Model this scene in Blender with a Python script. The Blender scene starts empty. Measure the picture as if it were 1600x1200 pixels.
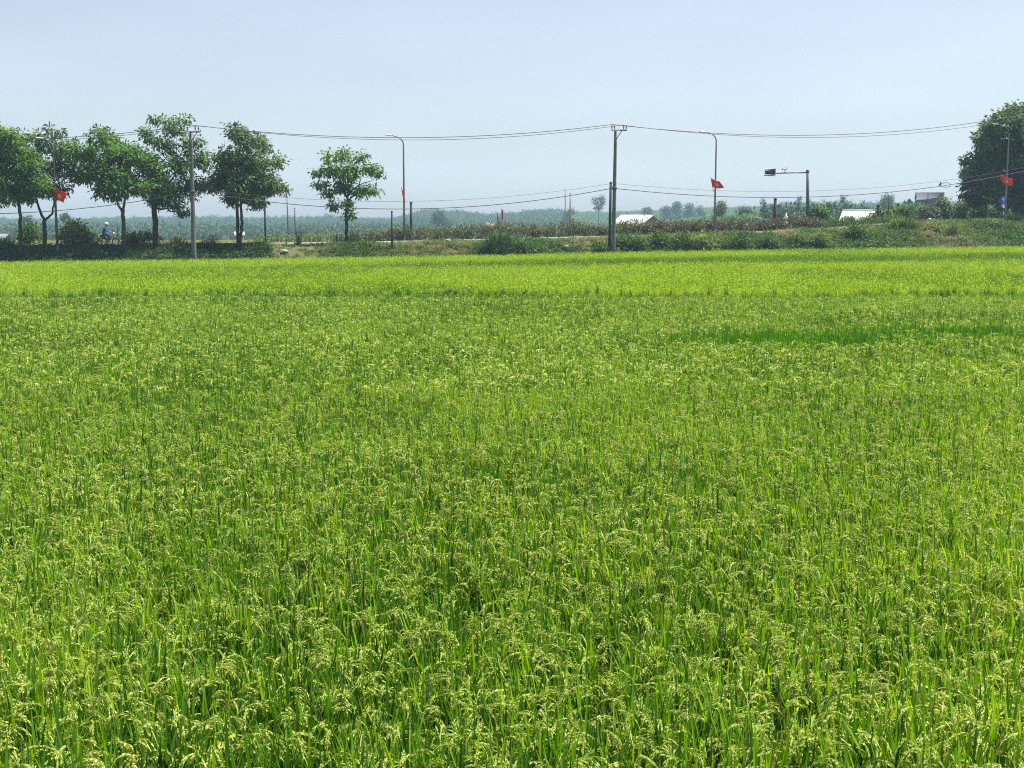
import bpy, math, random
import numpy as np
from mathutils import Vector

R = math.radians
rng = np.random.default_rng(7)
random.seed(7)
scene = bpy.context.scene
COL = scene.collection

# ------------------------------------------------------------------ camera
F = 2000.0                                   # focal length in photo pixels (1600 wide)
CAMZ = 3.4
PITCH = math.atan((600 - 345) / F)
cam_d = bpy.data.cameras.new("camera")
cam_d.sensor_width = 36
cam_d.lens = 36 * F / 1600
cam_d.clip_start = 0.1
cam_d.clip_end = 6000
cam = bpy.data.objects.new("camera", cam_d)
COL.objects.link(cam)
cam.location = (0, 0, CAMZ)
cam.rotation_euler = (math.pi / 2 - PITCH, 0, 0)
scene.camera = cam

# ------------------------------------------------------------------ sky, sun, exposure
SUN = Vector((0.38, 0.14, 0.92)).normalized()
world = bpy.data.worlds.new("World")
scene.world = world
world.use_nodes = True
wn = world.node_tree.nodes
wl = world.node_tree.links
bg = wn["Background"]
sky = wn.new("ShaderNodeTexSky")
sky.sky_type = 'NISHITA'
sky.sun_disc = False
sky.sun_elevation = math.asin(SUN.z)
sky.sun_rotation = math.atan2(SUN.x, SUN.y)
sky.altitude = 100
sky.air_density = 1.0
sky.dust_density = 1.1
sky.ozone_density = 3.0
hsv = wn.new("ShaderNodeHueSaturation")
hsv.inputs["Saturation"].default_value = 0.56
wl.new(sky.outputs[0], hsv.inputs["Color"])
tint = wn.new("ShaderNodeVectorMath")
tint.operation = 'MULTIPLY'
tint.inputs[1].default_value = (0.985, 0.96, 0.975)
wl.new(hsv.outputs[0], tint.inputs[0])
# thin high veil: the sky is a little brighter in some streaks than in others
stc = wn.new("ShaderNodeTexCoord")
smap = wn.new("ShaderNodeMapping")
smap.inputs["Scale"].default_value = (3, 3, 14)
sno = wn.new("ShaderNodeTexNoise")
sno.inputs["Scale"].default_value = 1.6
sno.inputs["Detail"].default_value = 5
sra = wn.new("ShaderNodeMapRange")
sra.inputs["From Min"].default_value = 0.3
sra.inputs["From Max"].default_value = 0.7
sra.inputs["To Min"].default_value = 0.965
sra.inputs["To Max"].default_value = 1.045
veil = wn.new("ShaderNodeVectorMath")
veil.operation = 'SCALE'
wl.new(stc.outputs["Generated"], smap.inputs["Vector"])
wl.new(smap.outputs[0], sno.inputs["Vector"])
wl.new(sno.outputs["Fac"], sra.inputs["Value"])
wl.new(tint.outputs[0], veil.inputs[0])
wl.new(sra.outputs[0], veil.inputs["Scale"])
wl.new(veil.outputs[0], bg.inputs[0])
bg.inputs[1].default_value = 0.0665

sd = bpy.data.lights.new("sun", 'SUN')
sd.energy = 5.0
sd.angle = R(0.5)
sd.color = (1.0, 0.955, 0.88)
so = bpy.data.objects.new("sun", sd)
COL.objects.link(so)
so.rotation_euler = SUN.to_track_quat('Z', 'Y').to_euler()

scene.view_settings.view_transform = 'Standard'
scene.view_settings.look = 'None'
scene.view_settings.exposure = 1.2
scene.view_settings.gamma = 1.0
scene.cycles.filter_width = 1.1
scene.cycles.max_bounces = 8
scene.cycles.transparent_max_bounces = 8
scene.cycles.volume_bounces = 1
scene.cycles.use_denoising = False
scene.cycles.use_adaptive_sampling = False
try:
    scene.cycles.denoising_prefilter = 'ACCURATE'
except Exception:
    pass

# ------------------------------------------------------------------ pixel <-> world
CP, SP = math.cos(PITCH), math.sin(PITCH)


def at(px, py, Y):
    """world point seen at photo pixel (px, py) at ground distance Y"""
    t = (600 - py) / F
    z = Y * (t * CP - SP) / (CP + t * SP)
    d = Y * CP - z * SP
    return np.array([(px - 800) / F * d, Y, CAMZ + z])


def to_px(P):
    P = np.asarray(P, float)
    y = P[..., 1]
    z = P[..., 2] - CAMZ
    d = y * CP - z * SP
    return 800 + F * P[..., 0] / d, 600 - F * (y * SP + z * CP) / d


def ppm(Y):
    return F / Y


# ------------------------------------------------------------------ materials
def mat(name):
    m = bpy.data.materials.new(name)
    m.use_nodes = True
    return m, m.node_tree.nodes, m.node_tree.links, m.node_tree.nodes["Principled BSDF"]


def plain(name, c, rough=0.7, metal=0.0, vary=0.25, scale=3.0, spec=0.3):
    """paint, concrete, steel: a base colour with worn patches and grime"""
    m, n, l, b = mat(name)
    tc = n.new("ShaderNodeTexCoord")
    no = n.new("ShaderNodeTexNoise")
    no.inputs["Scale"].default_value = scale
    no.inputs["Detail"].default_value = 6
    l.new(tc.outputs["Object"], no.inputs["Vector"])
    r = n.new("ShaderNodeValToRGB")
    r.color_ramp.elements[0].position = 0.3
    r.color_ramp.elements[1].position = 0.75
    r.color_ramp.elements[0].color = (*[x * (1 - vary) for x in c], 1)
    r.color_ramp.elements[1].color = (*[min(1, x * (1 + vary * 0.6)) for x in c], 1)
    l.new(no.outputs["Fac"], r.inputs["Fac"])
    l.new(r.outputs[0], b.inputs["Base Color"])
    b.inputs["Roughness"].default_value = rough
    b.inputs["Metallic"].default_value = metal
    b.inputs["Specular IOR Level"].default_value = spec
    return m


def leafmat(name, cols, transl=0.35, rough=0.55, spec=0.3, patch=None, patch_scale=0.4):
    """foliage: every leaf draws its own colour from the ramp; light passes through"""
    m, n, l, b = mat(name)
    geo = n.new("ShaderNodeNewGeometry")
    r = n.new("ShaderNodeValToRGB")
    els = r.color_ramp.elements
    while len(els) < len(cols):
        els.new(0.5)
    for i, c in enumerate(cols):
        els[i].position = i / max(1, len(cols) - 1)
        els[i].color = (*c, 1)
    fac = geo.outputs["Random Per Island"]
    no = n.new("ShaderNodeTexNoise")
    no.inputs["Scale"].default_value = patch_scale
    no.inputs["Detail"].default_value = 3
    l.new(geo.outputs["Position"], no.inputs["Vector"])
    # mix leaf random with a slow patch noise so that sprays differ from one another
    mm = n.new("ShaderNodeMath"); mm.operation = 'MULTIPLY_ADD'
    l.new(fac, mm.inputs[0]); mm.inputs[1].default_value = 0.75
    m2 = n.new("ShaderNodeMath"); m2.operation = 'MULTIPLY_ADD'
    l.new(no.outputs["Fac"], m2.inputs[0]); m2.inputs[1].default_value = 0.9; m2.inputs[2].default_value = -0.33
    l.new(m2.outputs[0], mm.inputs[2])
    l.new(mm.outputs[0], r.inputs["Fac"])
    l.new(r.outputs[0], b.inputs["Base Color"])
    b.inputs["Roughness"].default_value = rough
    b.inputs["Specular IOR Level"].default_value = spec
    tr = n.new("ShaderNodeBsdfTranslucent")
    hs = n.new("ShaderNodeHueSaturation")
    hs.inputs["Hue"].default_value = 0.485
    hs.inputs["Saturation"].default_value = 1.12
    hs.inputs["Value"].default_value = 1.6
    l.new(r.outputs[0], hs.inputs["Color"])
    l.new(hs.outputs[0], tr.inputs["Color"])
    mx = n.new("ShaderNodeMixShader")
    mx.inputs[0].default_value = transl
    l.new(b.outputs[0], mx.inputs[1])
    l.new(tr.outputs[0], mx.inputs[2])
    l.new(mx.outputs[0], n["Material Output"].inputs["Surface"])
    return m


M = {}
M['rice_leaf'] = leafmat("rice_leaf", [(0.02, 0.08, 0.009), (0.075, 0.20, 0.016), (0.165, 0.335, 0.024), (0.32, 0.44, 0.05)], 0.38, 0.55, 0.16, patch_scale=0.35)
M['rice_dark'] = leafmat("rice_dark_leaf", [(0.02, 0.085, 0.007), (0.05, 0.15, 0.009), (0.10, 0.22, 0.013)], 0.36, 0.55, 0.16, patch_scale=0.3)
M['weed_leaf'] = leafmat("weed_leaf", [(0.03, 0.14, 0.004), (0.05, 0.19, 0.005), (0.085, 0.24, 0.008)], 0.42, 0.55, 0.14)
M['panicle'] = leafmat("rice_panicle", [(0.185, 0.275, 0.038), (0.275, 0.37, 0.065), (0.37, 0.445, 0.095), (0.50, 0.52, 0.145)], 0.25, 0.6, 0.3, patch_scale=0.5)
M['young_leaf'] = leafmat("young_rice_leaf", [(0.11, 0.245, 0.012), (0.16, 0.31, 0.016), (0.215, 0.355, 0.022), (0.285, 0.39, 0.03)], 0.40, 0.6, 0.1, patch_scale=0.12)
M['young_dark'] = leafmat("young_rice_dark_leaf", [(0.04, 0.125, 0.010), (0.065, 0.165, 0.012), (0.10, 0.205, 0.015)], 0.40, 0.6, 0.1, patch_scale=0.15)
M['young_head'] = leafmat("young_rice_head", [(0.21, 0.33, 0.022), (0.27, 0.37, 0.032), (0.35, 0.41, 0.045)], 0.3, 0.6, 0.1)
M['tree_bright'] = leafmat("bright_tree_leaf", [(0.022, 0.06, 0.014), (0.055, 0.13, 0.022), (0.10, 0.20, 0.032), (0.19, 0.30, 0.05)], 0.32, 0.6, 0.2, patch_scale=0.5)
M['tree_dark'] = leafmat("dark_tree_leaf", [(0.022, 0.055, 0.02), (0.046, 0.10, 0.03), (0.092, 0.166, 0.048), (0.175, 0.26, 0.08)], 0.28, 0.6, 0.22, patch_scale=0.5)
M['tree_olive'] = leafmat("olive_tree_leaf", [(0.022, 0.05, 0.018), (0.05, 0.096, 0.03), (0.10, 0.158, 0.05), (0.195, 0.26, 0.092)], 0.25, 0.6, 0.22, patch_scale=0.35)
M['bush_green'] = leafmat("bush_leaf", [(0.014, 0.04, 0.009), (0.035, 0.09, 0.016), (0.065, 0.135, 0.024), (0.14, 0.22, 0.05)], 0.28, 0.6, 0.2, patch_scale=0.8)
M['bush_pale'] = leafmat("pale_bush_leaf", [(0.04, 0.08, 0.02), (0.09, 0.15, 0.035), (0.16, 0.22, 0.06), (0.26, 0.31, 0.11)], 0.3, 0.6, 0.2, patch_scale=0.8)
M['bush_dark'] = leafmat("dark_bush_leaf", [(0.014, 0.034, 0.012), (0.024, 0.056, 0.016), (0.045, 0.09, 0.024)], 0.22, 0.65, 0.14, patch_scale=0.8)
M['hedge'] = leafmat("hedge_leaf", [(0.05, 0.055, 0.02), (0.08, 0.10, 0.03), (0.12, 0.14, 0.05), (0.17, 0.15, 0.075)], 0.22, 0.6, 0.25, patch_scale=0.6)
M['hedge_brown'] = leafmat("brown_hedge_leaf", [(0.045, 0.045, 0.025), (0.075, 0.075, 0.035), (0.11, 0.10, 0.045), (0.15, 0.11, 0.07)], 0.2, 0.6, 0.25, patch_scale=0.6)
M['dry'] = leafmat("dry_grass", [(0.13, 0.12, 0.055), (0.21, 0.185, 0.085), (0.30, 0.25, 0.13), (0.38, 0.31, 0.18)], 0.25, 0.7, 0.2, patch_scale=0.4)
M['grass'] = leafmat("bank_grass", [(0.045, 0.085, 0.02), (0.08, 0.13, 0.03), (0.12, 0.17, 0.05), (0.19, 0.22, 0.09)], 0.25, 0.6, 0.2, patch_scale=0.4)
M['forest'] = leafmat("forest_leaf", [(0.012, 0.04, 0.014), (0.022, 0.065, 0.02), (0.04, 0.10, 0.028), (0.075, 0.15, 0.045)], 0.2, 0.6, 0.2, patch_scale=0.03)
M['plantation'] = leafmat("plantation_leaf", [(0.05, 0.12, 0.03), (0.075, 0.17, 0.04), (0.10, 0.20, 0.05)], 0.25, 0.6, 0.2, patch_scale=0.03)
M['bark'] = plain("bark", (0.085, 0.075, 0.065), 0.9, vary=0.5, scale=5)
M['bark_dark'] = plain("dark_bark", (0.045, 0.04, 0.036), 0.9, vary=0.5, scale=5)
M['concrete'] = plain("weathered_concrete", (0.15, 0.15, 0.155), 0.85, vary=0.35, scale=2)
M['concrete_dark'] = plain("dark_weathered_post", (0.045, 0.05, 0.055), 0.85, vary=0.4, scale=2)
M['steel'] = plain("galvanised_steel", (0.20, 0.21, 0.23), 0.5, 0.3, vary=0.2)
M['steel_dark'] = plain("dull_grey_steel", (0.10, 0.105, 0.12), 0.5, 0.4, vary=0.2)
M['lamp_white'] = plain("white_lamp_housing", (0.72, 0.72, 0.70), 0.35, vary=0.08)
M['porcelain'] = plain("insulator", (0.16, 0.15, 0.15), 0.3, vary=0.1)
M['cable'] = plain("cable", (0.035, 0.035, 0.04), 0.6, vary=0.1)
M['flag_red'] = plain("flag_red", (0.85, 0.03, 0.035), 0.7, vary=0.12, scale=4)
M['flag_dark'] = plain("faded_flag_red", (0.42, 0.03, 0.05), 0.75, vary=0.15, scale=4)
M['star'] = plain("flag_star", (0.85, 0.62, 0.04), 0.7, vary=0.05)
M['white_roof'] = plain("white_sheet_roof", (0.80, 0.80, 0.78), 0.5, vary=0.12, scale=0.8)
M['old_roof'] = plain("dull_sheet_roof", (0.42, 0.43, 0.43), 0.6, vary=0.25, scale=1.5)
M['shed_wall'] = plain("shed_wall", (0.17, 0.175, 0.11), 0.85, vary=0.3, scale=1)
M['shed_dark'] = plain("dark_doorway", (0.03, 0.03, 0.03), 0.8)
M['kerb'] = plain("kerb_concrete", (0.36, 0.35, 0.32), 0.85, vary=0.35, scale=1.5)
M['blue_panel'] = plain("dark_blue_panel", (0.035, 0.035, 0.13), 0.35, vary=0.15)
M['grey_panel'] = plain("grey_panel", (0.36, 0.37, 0.40), 0.5, vary=0.1)
M['board'] = plain("grey_board", (0.10, 0.11, 0.14), 0.8, vary=0.2, scale=0.7)
M['sign_blue'] = plain("sign_blue", (0.02, 0.10, 0.42), 0.4, vary=0.06)
M['sign_white'] = plain("sign_white", (0.75, 0.75, 0.74), 0.5, vary=0.08)
M['tyre'] = plain("tyre", (0.02, 0.02, 0.02), 0.85)
M['bike'] = plain("black_bike_paint", (0.025, 0.025, 0.03), 0.3, vary=0.1, spec=0.5)
M['chrome'] = plain("chrome", (0.5, 0.5, 0.5), 0.25, 0.9, vary=0.1)
M['skin'] = plain("skin", (0.36, 0.20, 0.13), 0.6, vary=0.06)
M['shirt'] = plain("blue_shirt", (0.03, 0.09, 0.36), 0.8, vary=0.15, scale=6)
M['trousers'] = plain("dark_trousers", (0.03, 0.032, 0.04), 0.85, vary=0.15, scale=6)
M['helmet'] = plain("white_helmet", (0.78, 0.78, 0.76), 0.3, vary=0.05)
M['visor'] = plain("smoked_visor", (0.03, 0.03, 0.035), 0.15, vary=0.05)
M['rock'] = plain("pale_rubble", (0.24, 0.23, 0.20), 0.9, vary=0.3, scale=4)


def ground_material():
    m, n, l, b = mat("soil_and_turf")
    geo = n.new("ShaderNodeNewGeometry")
    a = n.new("ShaderNodeTexNoise"); a.inputs["Scale"].default_value = 0.25; a.inputs["Detail"].default_value = 8
    c = n.new("ShaderNodeTexNoise"); c.inputs["Scale"].default_value = 2.5; c.inputs["Detail"].default_value = 8
    l.new(geo.outputs["Position"], a.inputs["Vector"])
    l.new(geo.outputs["Position"], c.inputs["Vector"])
    r = n.new("ShaderNodeValToRGB")
    e = r.color_ramp.elements
    e[0].position = 0.36; e[0].color = (0.055, 0.085, 0.022, 1)
    e[1].position = 0.68; e[1].color = (0.125, 0.10, 0.058, 1)
    q = e.new(0.54); q.color = (0.11, 0.105, 0.045, 1)
    ad = n.new("ShaderNodeMath"); ad.operation = 'MULTIPLY_ADD'
    ad.inputs[1].default_value = 0.5
    l.new(c.outputs["Fac"], ad.inputs[0])
    h = n.new("ShaderNodeMath"); h.operation = 'MULTIPLY'; h.inputs[1].default_value = 0.5
    l.new(a.outputs["Fac"], h.inputs[0])
    l.new(h.outputs[0], ad.inputs[2])
    l.new(ad.outputs[0], r.inputs["Fac"])
    l.new(r.outputs[0], b.inputs["Base Color"])
    b.inputs["Roughness"].default_value = 0.95
    b.inputs["Specular IOR Level"].default_value = 0.1
    bm = n.new("ShaderNodeBump"); bm.inputs["Distance"].default_value = 0.15
    l.new(c.outputs["Fac"], bm.inputs["Height"])
    l.new(bm.outputs[0], b.inputs["Normal"])
    return m


M['ground'] = ground_material()
M['asphalt'] = plain("asphalt", (0.055, 0.054, 0.052), 0.95, vary=0.3, scale=1.0)


# ------------------------------------------------------------------ mesh helpers
def np_mesh(name, V, quads=None, tris=None, mats=(), qmat=None, tmat=None, smooth=False):
    V = np.asarray(V, np.float32)
    quads = np.zeros((0, 4), np.int32) if quads is None else np.asarray(quads, np.int32).reshape(-1, 4)
    tris = np.zeros((0, 3), np.int32) if tris is None else np.asarray(tris, np.int32).reshape(-1, 3)
    me = bpy.data.meshes.new(name)
    me.vertices.add(len(V))
    me.vertices.foreach_set("co", V.ravel())
    nl = quads.size + tris.size
    me.loops.add(nl)
    me.loops.foreach_set("vertex_index", np.concatenate([quads.ravel(), tris.ravel()]).astype(np.int32))
    nf = len(quads) + len(tris)
    me.polygons.add(nf)
    start = np.concatenate([np.arange(len(quads)) * 4, quads.size + np.arange(len(tris)) * 3]).astype(np.int32)
    me.polygons.foreach_set("loop_start", start)
    mi = np.zeros(nf, np.int32)
    if qmat is not None:
        mi[:len(quads)] = qmat
    if tmat is not None:
        mi[len(quads):] = tmat
    for k in mats:
        me.materials.append(k)
    me.polygons.foreach_set("material_index", mi)
    if smooth:
        me.polygons.foreach_set("use_smooth", np.ones(nf, bool))
    me.update(calc_edges=True)
    return me


def obj(name, me, parent=None, loc=None):
    o = bpy.data.objects.new(name, me)
    COL.objects.link(o)
    if parent is not None:
        o.parent = parent
    if loc is not None:
        o.location = loc
    return o


def tag(o, label=None, cat=None, group=None, kind=None):
    if label: o["label"] = label
    if cat: o["category"] = cat
    if group: o["group"] = group
    if kind: o["kind"] = kind
    return o


def root(name, loc, label, cat, group=None, rz=0.0):
    o = bpy.data.objects.new(name, None)
    o.empty_display_size = 0.3
    COL.objects.link(o)
    o.location = tuple(float(x) for x in loc)
    o.rotation_euler = (0, 0, rz)
    return tag(o, label, cat, group)


class MB:
    """collects boxes, tubes, lathes into ONE mesh"""

    def __init__(self):
        self.V, self.Q, self.T, self.n = [], [], [], 0

    def add(self, V, Q=(), T=()):
        V = np.asarray(V, float)
        if len(Q): self.Q.append(np.asarray(Q) + self.n)
        if len(T): self.T.append(np.asarray(T) + self.n)
        self.V.append(V)
        self.n += len(V)
        return self

    def box(self, c, s, rot=None):
        c = np.asarray(c, float); s = np.asarray(s, float) / 2
        b = min(s) * 0.12
        # bevelled box: 24 vertices
        pts, idx = [], {}
        for sx in (-1, 1):
            for sy in (-1, 1):
                for sz in (-1, 1):
                    for ax in range(3):
                        p = np.array([sx, sy, sz], float) * (s - b)
                        p[ax] = (sx, sy, sz)[ax] * s[ax]
                        idx[(sx, sy, sz, ax)] = len(pts)
                        pts.append(p)
        Q, T = [], []
        for ax in range(3):
            u, v = [a for a in range(3) if a != ax]
            for sg in (-1, 1):
                f = []
                for (a, bb) in ((-1, -1), (1, -1), (1, 1), (-1, 1)):
                    k = [0, 0, 0]; k[ax] = sg; k[u] = a; k[v] = bb
                    f.append(idx[(*k, ax)])
                Q.append(f)
        for ax in range(3):                         # edge bevels along axis ax
            u, v = [a for a in range(3) if a != ax]
            for a in (-1, 1):
                for bb in (-1, 1):
                    f = []
                    for (e, w) in ((-1, u), (1, u), (1, v), (-1, v)):
                        k = [0, 0, 0]; k[ax] = e; k[u] = a; k[v] = bb
                        f.append(idx[(*k, w)])
                    Q.append(f)
        for sx in (-1, 1):
            for sy in (-1, 1):
                for sz in (-1, 1):
                    T.append([idx[(sx, sy, sz, a)] for a in range(3)])
        P = np.array(pts)
        if rot is not None:
            P = P @ np.array(rot.to_matrix()).T if hasattr(rot, 'to_matrix') else P @ np.asarray(rot).T
        return self.add(P + c, Q, T)

    def tube(self, path, rad, n=8, cap=True):
        path = np.asarray(path, float)
        m = len(path)
        rad = np.full(m, rad, float) if np.isscalar(rad) else np.asarray(rad, float)
        tan = np.gradient(path, axis=0)
        tan /= np.linalg.norm(tan, axis=1, keepdims=True) + 1e-9
        ref = np.array([0, 1.0, 0]) if abs(tan[0][1]) < 0.9 else np.array([1.0, 0, 0])
        V = []
        for i in range(m):
            u = np.cross(tan[i], ref); u /= np.linalg.norm(u) + 1e-9
            ref = np.cross(u, tan[i])
            w = ref / (np.linalg.norm(ref) + 1e-9)
            a = np.arange(n) / n * 2 * np.pi
            V.append(path[i] + rad[i] * (np.cos(a)[:, None] * u + np.sin(a)[:, None] * w))
        V = np.concatenate(V)
        Q = []
        for i in range(m - 1):
            for j in range(n):
                Q.append((i * n + j, i * n + (j + 1) % n, (i + 1) * n + (j + 1) % n, (i + 1) * n + j))
        T = []
        if cap:
            V = np.concatenate([V, path[:1], path[-1:]])
            for j in range(n):
                T.append((m * n, (j + 1) % n, j))
                T.append((m * n + 1, (m - 1) * n + j, (m - 1) * n + (j + 1) % n))
        return self.add(V, Q, T)

    def lathe(self, c, prof, n=14, axis='z'):
        """prof: (radius, height) pairs round an axis through c"""
        c = np.asarray(c, float)
        a = np.arange(n) / n * 2 * np.pi
        V = []
        for r, h in prof:
            x, y, z = r * np.cos(a), r * np.sin(a), np.full(n, h)
            V.append(np.stack({'z': (x, y, z), 'y': (x, z, y), 'x': (z, x, y)}[axis], 1))
        V = np.concatenate(V) + c
        Q = [(i * n + j, i * n + (j + 1) % n, (i + 1) * n + (j + 1) % n, (i + 1) * n + j)
             for i in range(len(prof) - 1) for j in range(n)]
        return self.add(V, Q)

    def poly(self, P, Q=(), T=()):
        return self.add(P, Q, T)

    def build(self, name, m, parent=None, smooth=False, origin=None):
        V = np.concatenate(self.V)
        if origin is not None:
            V = V - np.asarray(origin, float)
        me = np_mesh(name, V, np.concatenate(self.Q) if self.Q else None,
                     np.concatenate(self.T) if self.T else None, [m], smooth=smooth)
        return obj(name, me, parent, None if (origin is None or parent is not None) else tuple(origin))


# ------------------------------------------------------------------ terrain
_ex = [at(px, py, 97)[0] for px, py in ((-200, 410), (0, 408), (300, 404), (500, 401), (800, 396), (960, 392), (1250, 388), (1600, 384), (1800, 382))]


def Ye(x):
    return 97 + 0.165 * np.clip(x, -90, 90)


_ez = []
for x_, py_ in zip(_ex, (410, 408, 404, 401, 396, 392, 388, 384, 382)):
    _ez.append(at(800, py_, float(Ye(x_)))[2])


def crop_edge(x):
    return np.interp(x, _ex, _ez)


_rx, _rz = [], []
for px_, py_ in ((-300, 386), (0, 385), (300, 384), (560, 381), (740, 377), (930, 372), (1020, 371), (1280, 362), (1400, 354), (1480, 348), (1600, 346), (1800, 345)):
    x_ = (px_ - 800) / F * 104
    _rx.append(x_)


def Yr(x):
    return Ye(x) + np.interp(x, [-45, 0, 45], [6.0, 7.5, 10.5])


for x_, py_ in zip(_rx, (386, 385, 384, 381, 377, 372, 371, 362, 354, 348, 346, 345)):
    _rz.append(at(800, py_, float(Yr(x_)))[2])
ROAD_W = 7.5


def road_z(x):
    return np.interp(x, _rx, _rz)


# ridge line of the far woods, as a height profile over bearing (tan of the bearing angle)
_PB = [(-1200, 342), (0, 340), (120, 341), (240, 337), (400, 338), (480, 338), (520, 336), (560, 338), (605, 341), (640, 334), (660, 327), (690, 326),
       (730, 329), (760, 333), (800, 331), (830, 327), (880, 325), (960, 325), (1040, 321), (1120, 318), (1200, 316), (1300, 316), (1400, 316), (1500, 316), (1600, 316), (2800, 325)]
_pbx = np.array([(p - 800) / F for p, _ in _PB])
_pby = np.array([(345 - q) / F for _, q in _PB])


def ridge(b):
    return np.interp(b, _pbx, _pby)


def sstep(t):
    t = np.clip(t, 0, 1)
    return t * t * (3 - 2 * t)


CROP, YOUNG = 0.9, 0.7


def crop_top(x, y):
    e = Ye(x)
    t = np.clip((y - 45) / (e - 45), 0, 1)
    return 0.9 * (1 - t) + t * crop_edge(x)


def wob(x, y):
    return 0.5 * np.sin(x * 0.31 + 1.3 * np.sin(y * 0.17)) + 0.5 * np.sin(y * 0.43 + 1.7 * np.sin(x * 0.23) + 2)


def ground_z(x, y):
    x = np.asarray(x, float); y = np.asarray(y, float)
    e, r = Ye(x), Yr(x)
    zr = road_z(x)
    soil = crop_top(x, y) - np.where(y < 45, CROP, YOUNG)
    soil = np.where((y > 44.3) & (y < 45.4), soil + 0.15, soil)
    soil_e = crop_edge(x) - YOUNG
    s = (y - e) / (r - e)
    bank = soil_e + (zr - soil_e) * sstep(s * np.interp(x, [-45, 0, 20, 45], [1.9, 1.6, 1.25, 1.05])) ** 0.8 + 0.10 * wob(x * 3, y * 3) * sstep(s * 4) * sstep((1 - s) * 4)
    z = np.where(y < e, soil, bank)
    road = zr - 0.12
    z = np.where(y > r, road, z)
    z = np.where(y > r + ROAD_W, zr + 0.02, z)
    # beyond the road: down to the plain, then up the wooded slope
    d = np.maximum(y, 1)
    b = x / d
    far_ang = np.interp(y, [120, 170, 300, 450], [-0.0140, -0.0175, -0.0165, -0.0150])
    rg = ridge(b)
    t = sstep((y - 420) / 620)
    ang = far_ang * (1 - t) + (rg - 0.0055) * t
    # right-hand side: the ground behind the road lies higher
    side = sstep((b - 0.05) / 0.14)
    ang = ang + (1 - t) * side * 0.0135
    far = CAMZ + ang * d
    z = np.where(y > r + ROAD_W + 3, zr * (1 - sstep((y - r - ROAD_W - 3) / 30)) + far * sstep((y - r - ROAD_W - 3) / 30), z)
    # bank on which the photographer stands
    z = np.where(y < 3.2, 1.75 * sstep((3.2 - y) / 2.4), z)
    return z


def build_ground():
    xs = np.unique(np.concatenate([np.linspace(-1580, -300, 24), np.linspace(-300, -80, 30), np.arange(-80, 80.1, 0.8), np.linspace(80, 300, 30), np.linspace(300, 1580, 24)]))
    ys = np.unique(np.concatenate([np.linspace(-300, -10, 10), np.arange(-10, 6, 0.5), np.arange(6, 84, 2.0), [44.2, 44.6, 45, 45.4], np.arange(84, 130, 0.5), np.arange(130, 260, 4), np.linspace(260, 1580, 50)]))
    X, Y = np.meshgrid(xs, ys)
    Z = ground_z(X, Y)
    V = np.stack([X, Y, Z], -1).reshape(-1, 3)
    nx, ny = len(xs), len(ys)
    i = np.arange(nx - 1)[None, :] + np.arange(ny - 1)[:, None] * nx
    Q = np.stack([i, i + 1, i + 1 + nx, i + nx], -1).reshape(-1, 4)
    o = obj("ground", np_mesh("ground", V, Q, mats=[M['ground']], smooth=True))
    tag(o, "earth of the paddy, brown grassy bank and the plain beyond", "ground", kind='structure')

    xs = np.arange(-150, 150.1, 2.0)
    r, z = Yr(xs), road_z(xs)
    n = len(xs)
    V = np.concatenate([np.stack([xs, r + 0.15, z], 1), np.stack([xs, r + ROAD_W + 0.1, z + 0.01], 1)])
    k = np.arange(n - 1)
    o = obj("road", np_mesh("road", V, np.stack([k, k + 1, k + 1 + n, k + n], 1), mats=[M['asphalt']]))
    tag(o, "grey asphalt road climbing to the right along the bank", "road", kind='structure')
    # near kerb
    V = np.concatenate([np.stack([xs, r - 0.12, z - 0.25], 1), np.stack([xs, r - 0.12, z + 0.16], 1),
                        np.stack([xs, r + 0.16, z + 0.16], 1), np.stack([xs, r + 0.16, z - 0.25], 1)])
    Q = np.concatenate([np.stack([k + a * n, k + 1 + a * n, k + 1 + (a + 1) * n, k + (a + 1) * n], 1) for a in range(3)])
    o = obj("kerb", np_mesh("kerb", V, Q, mats=[M['kerb']]))
    tag(o, "pale concrete kerb along the field side of the road", "kerb", kind='structure')


build_ground()


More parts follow.
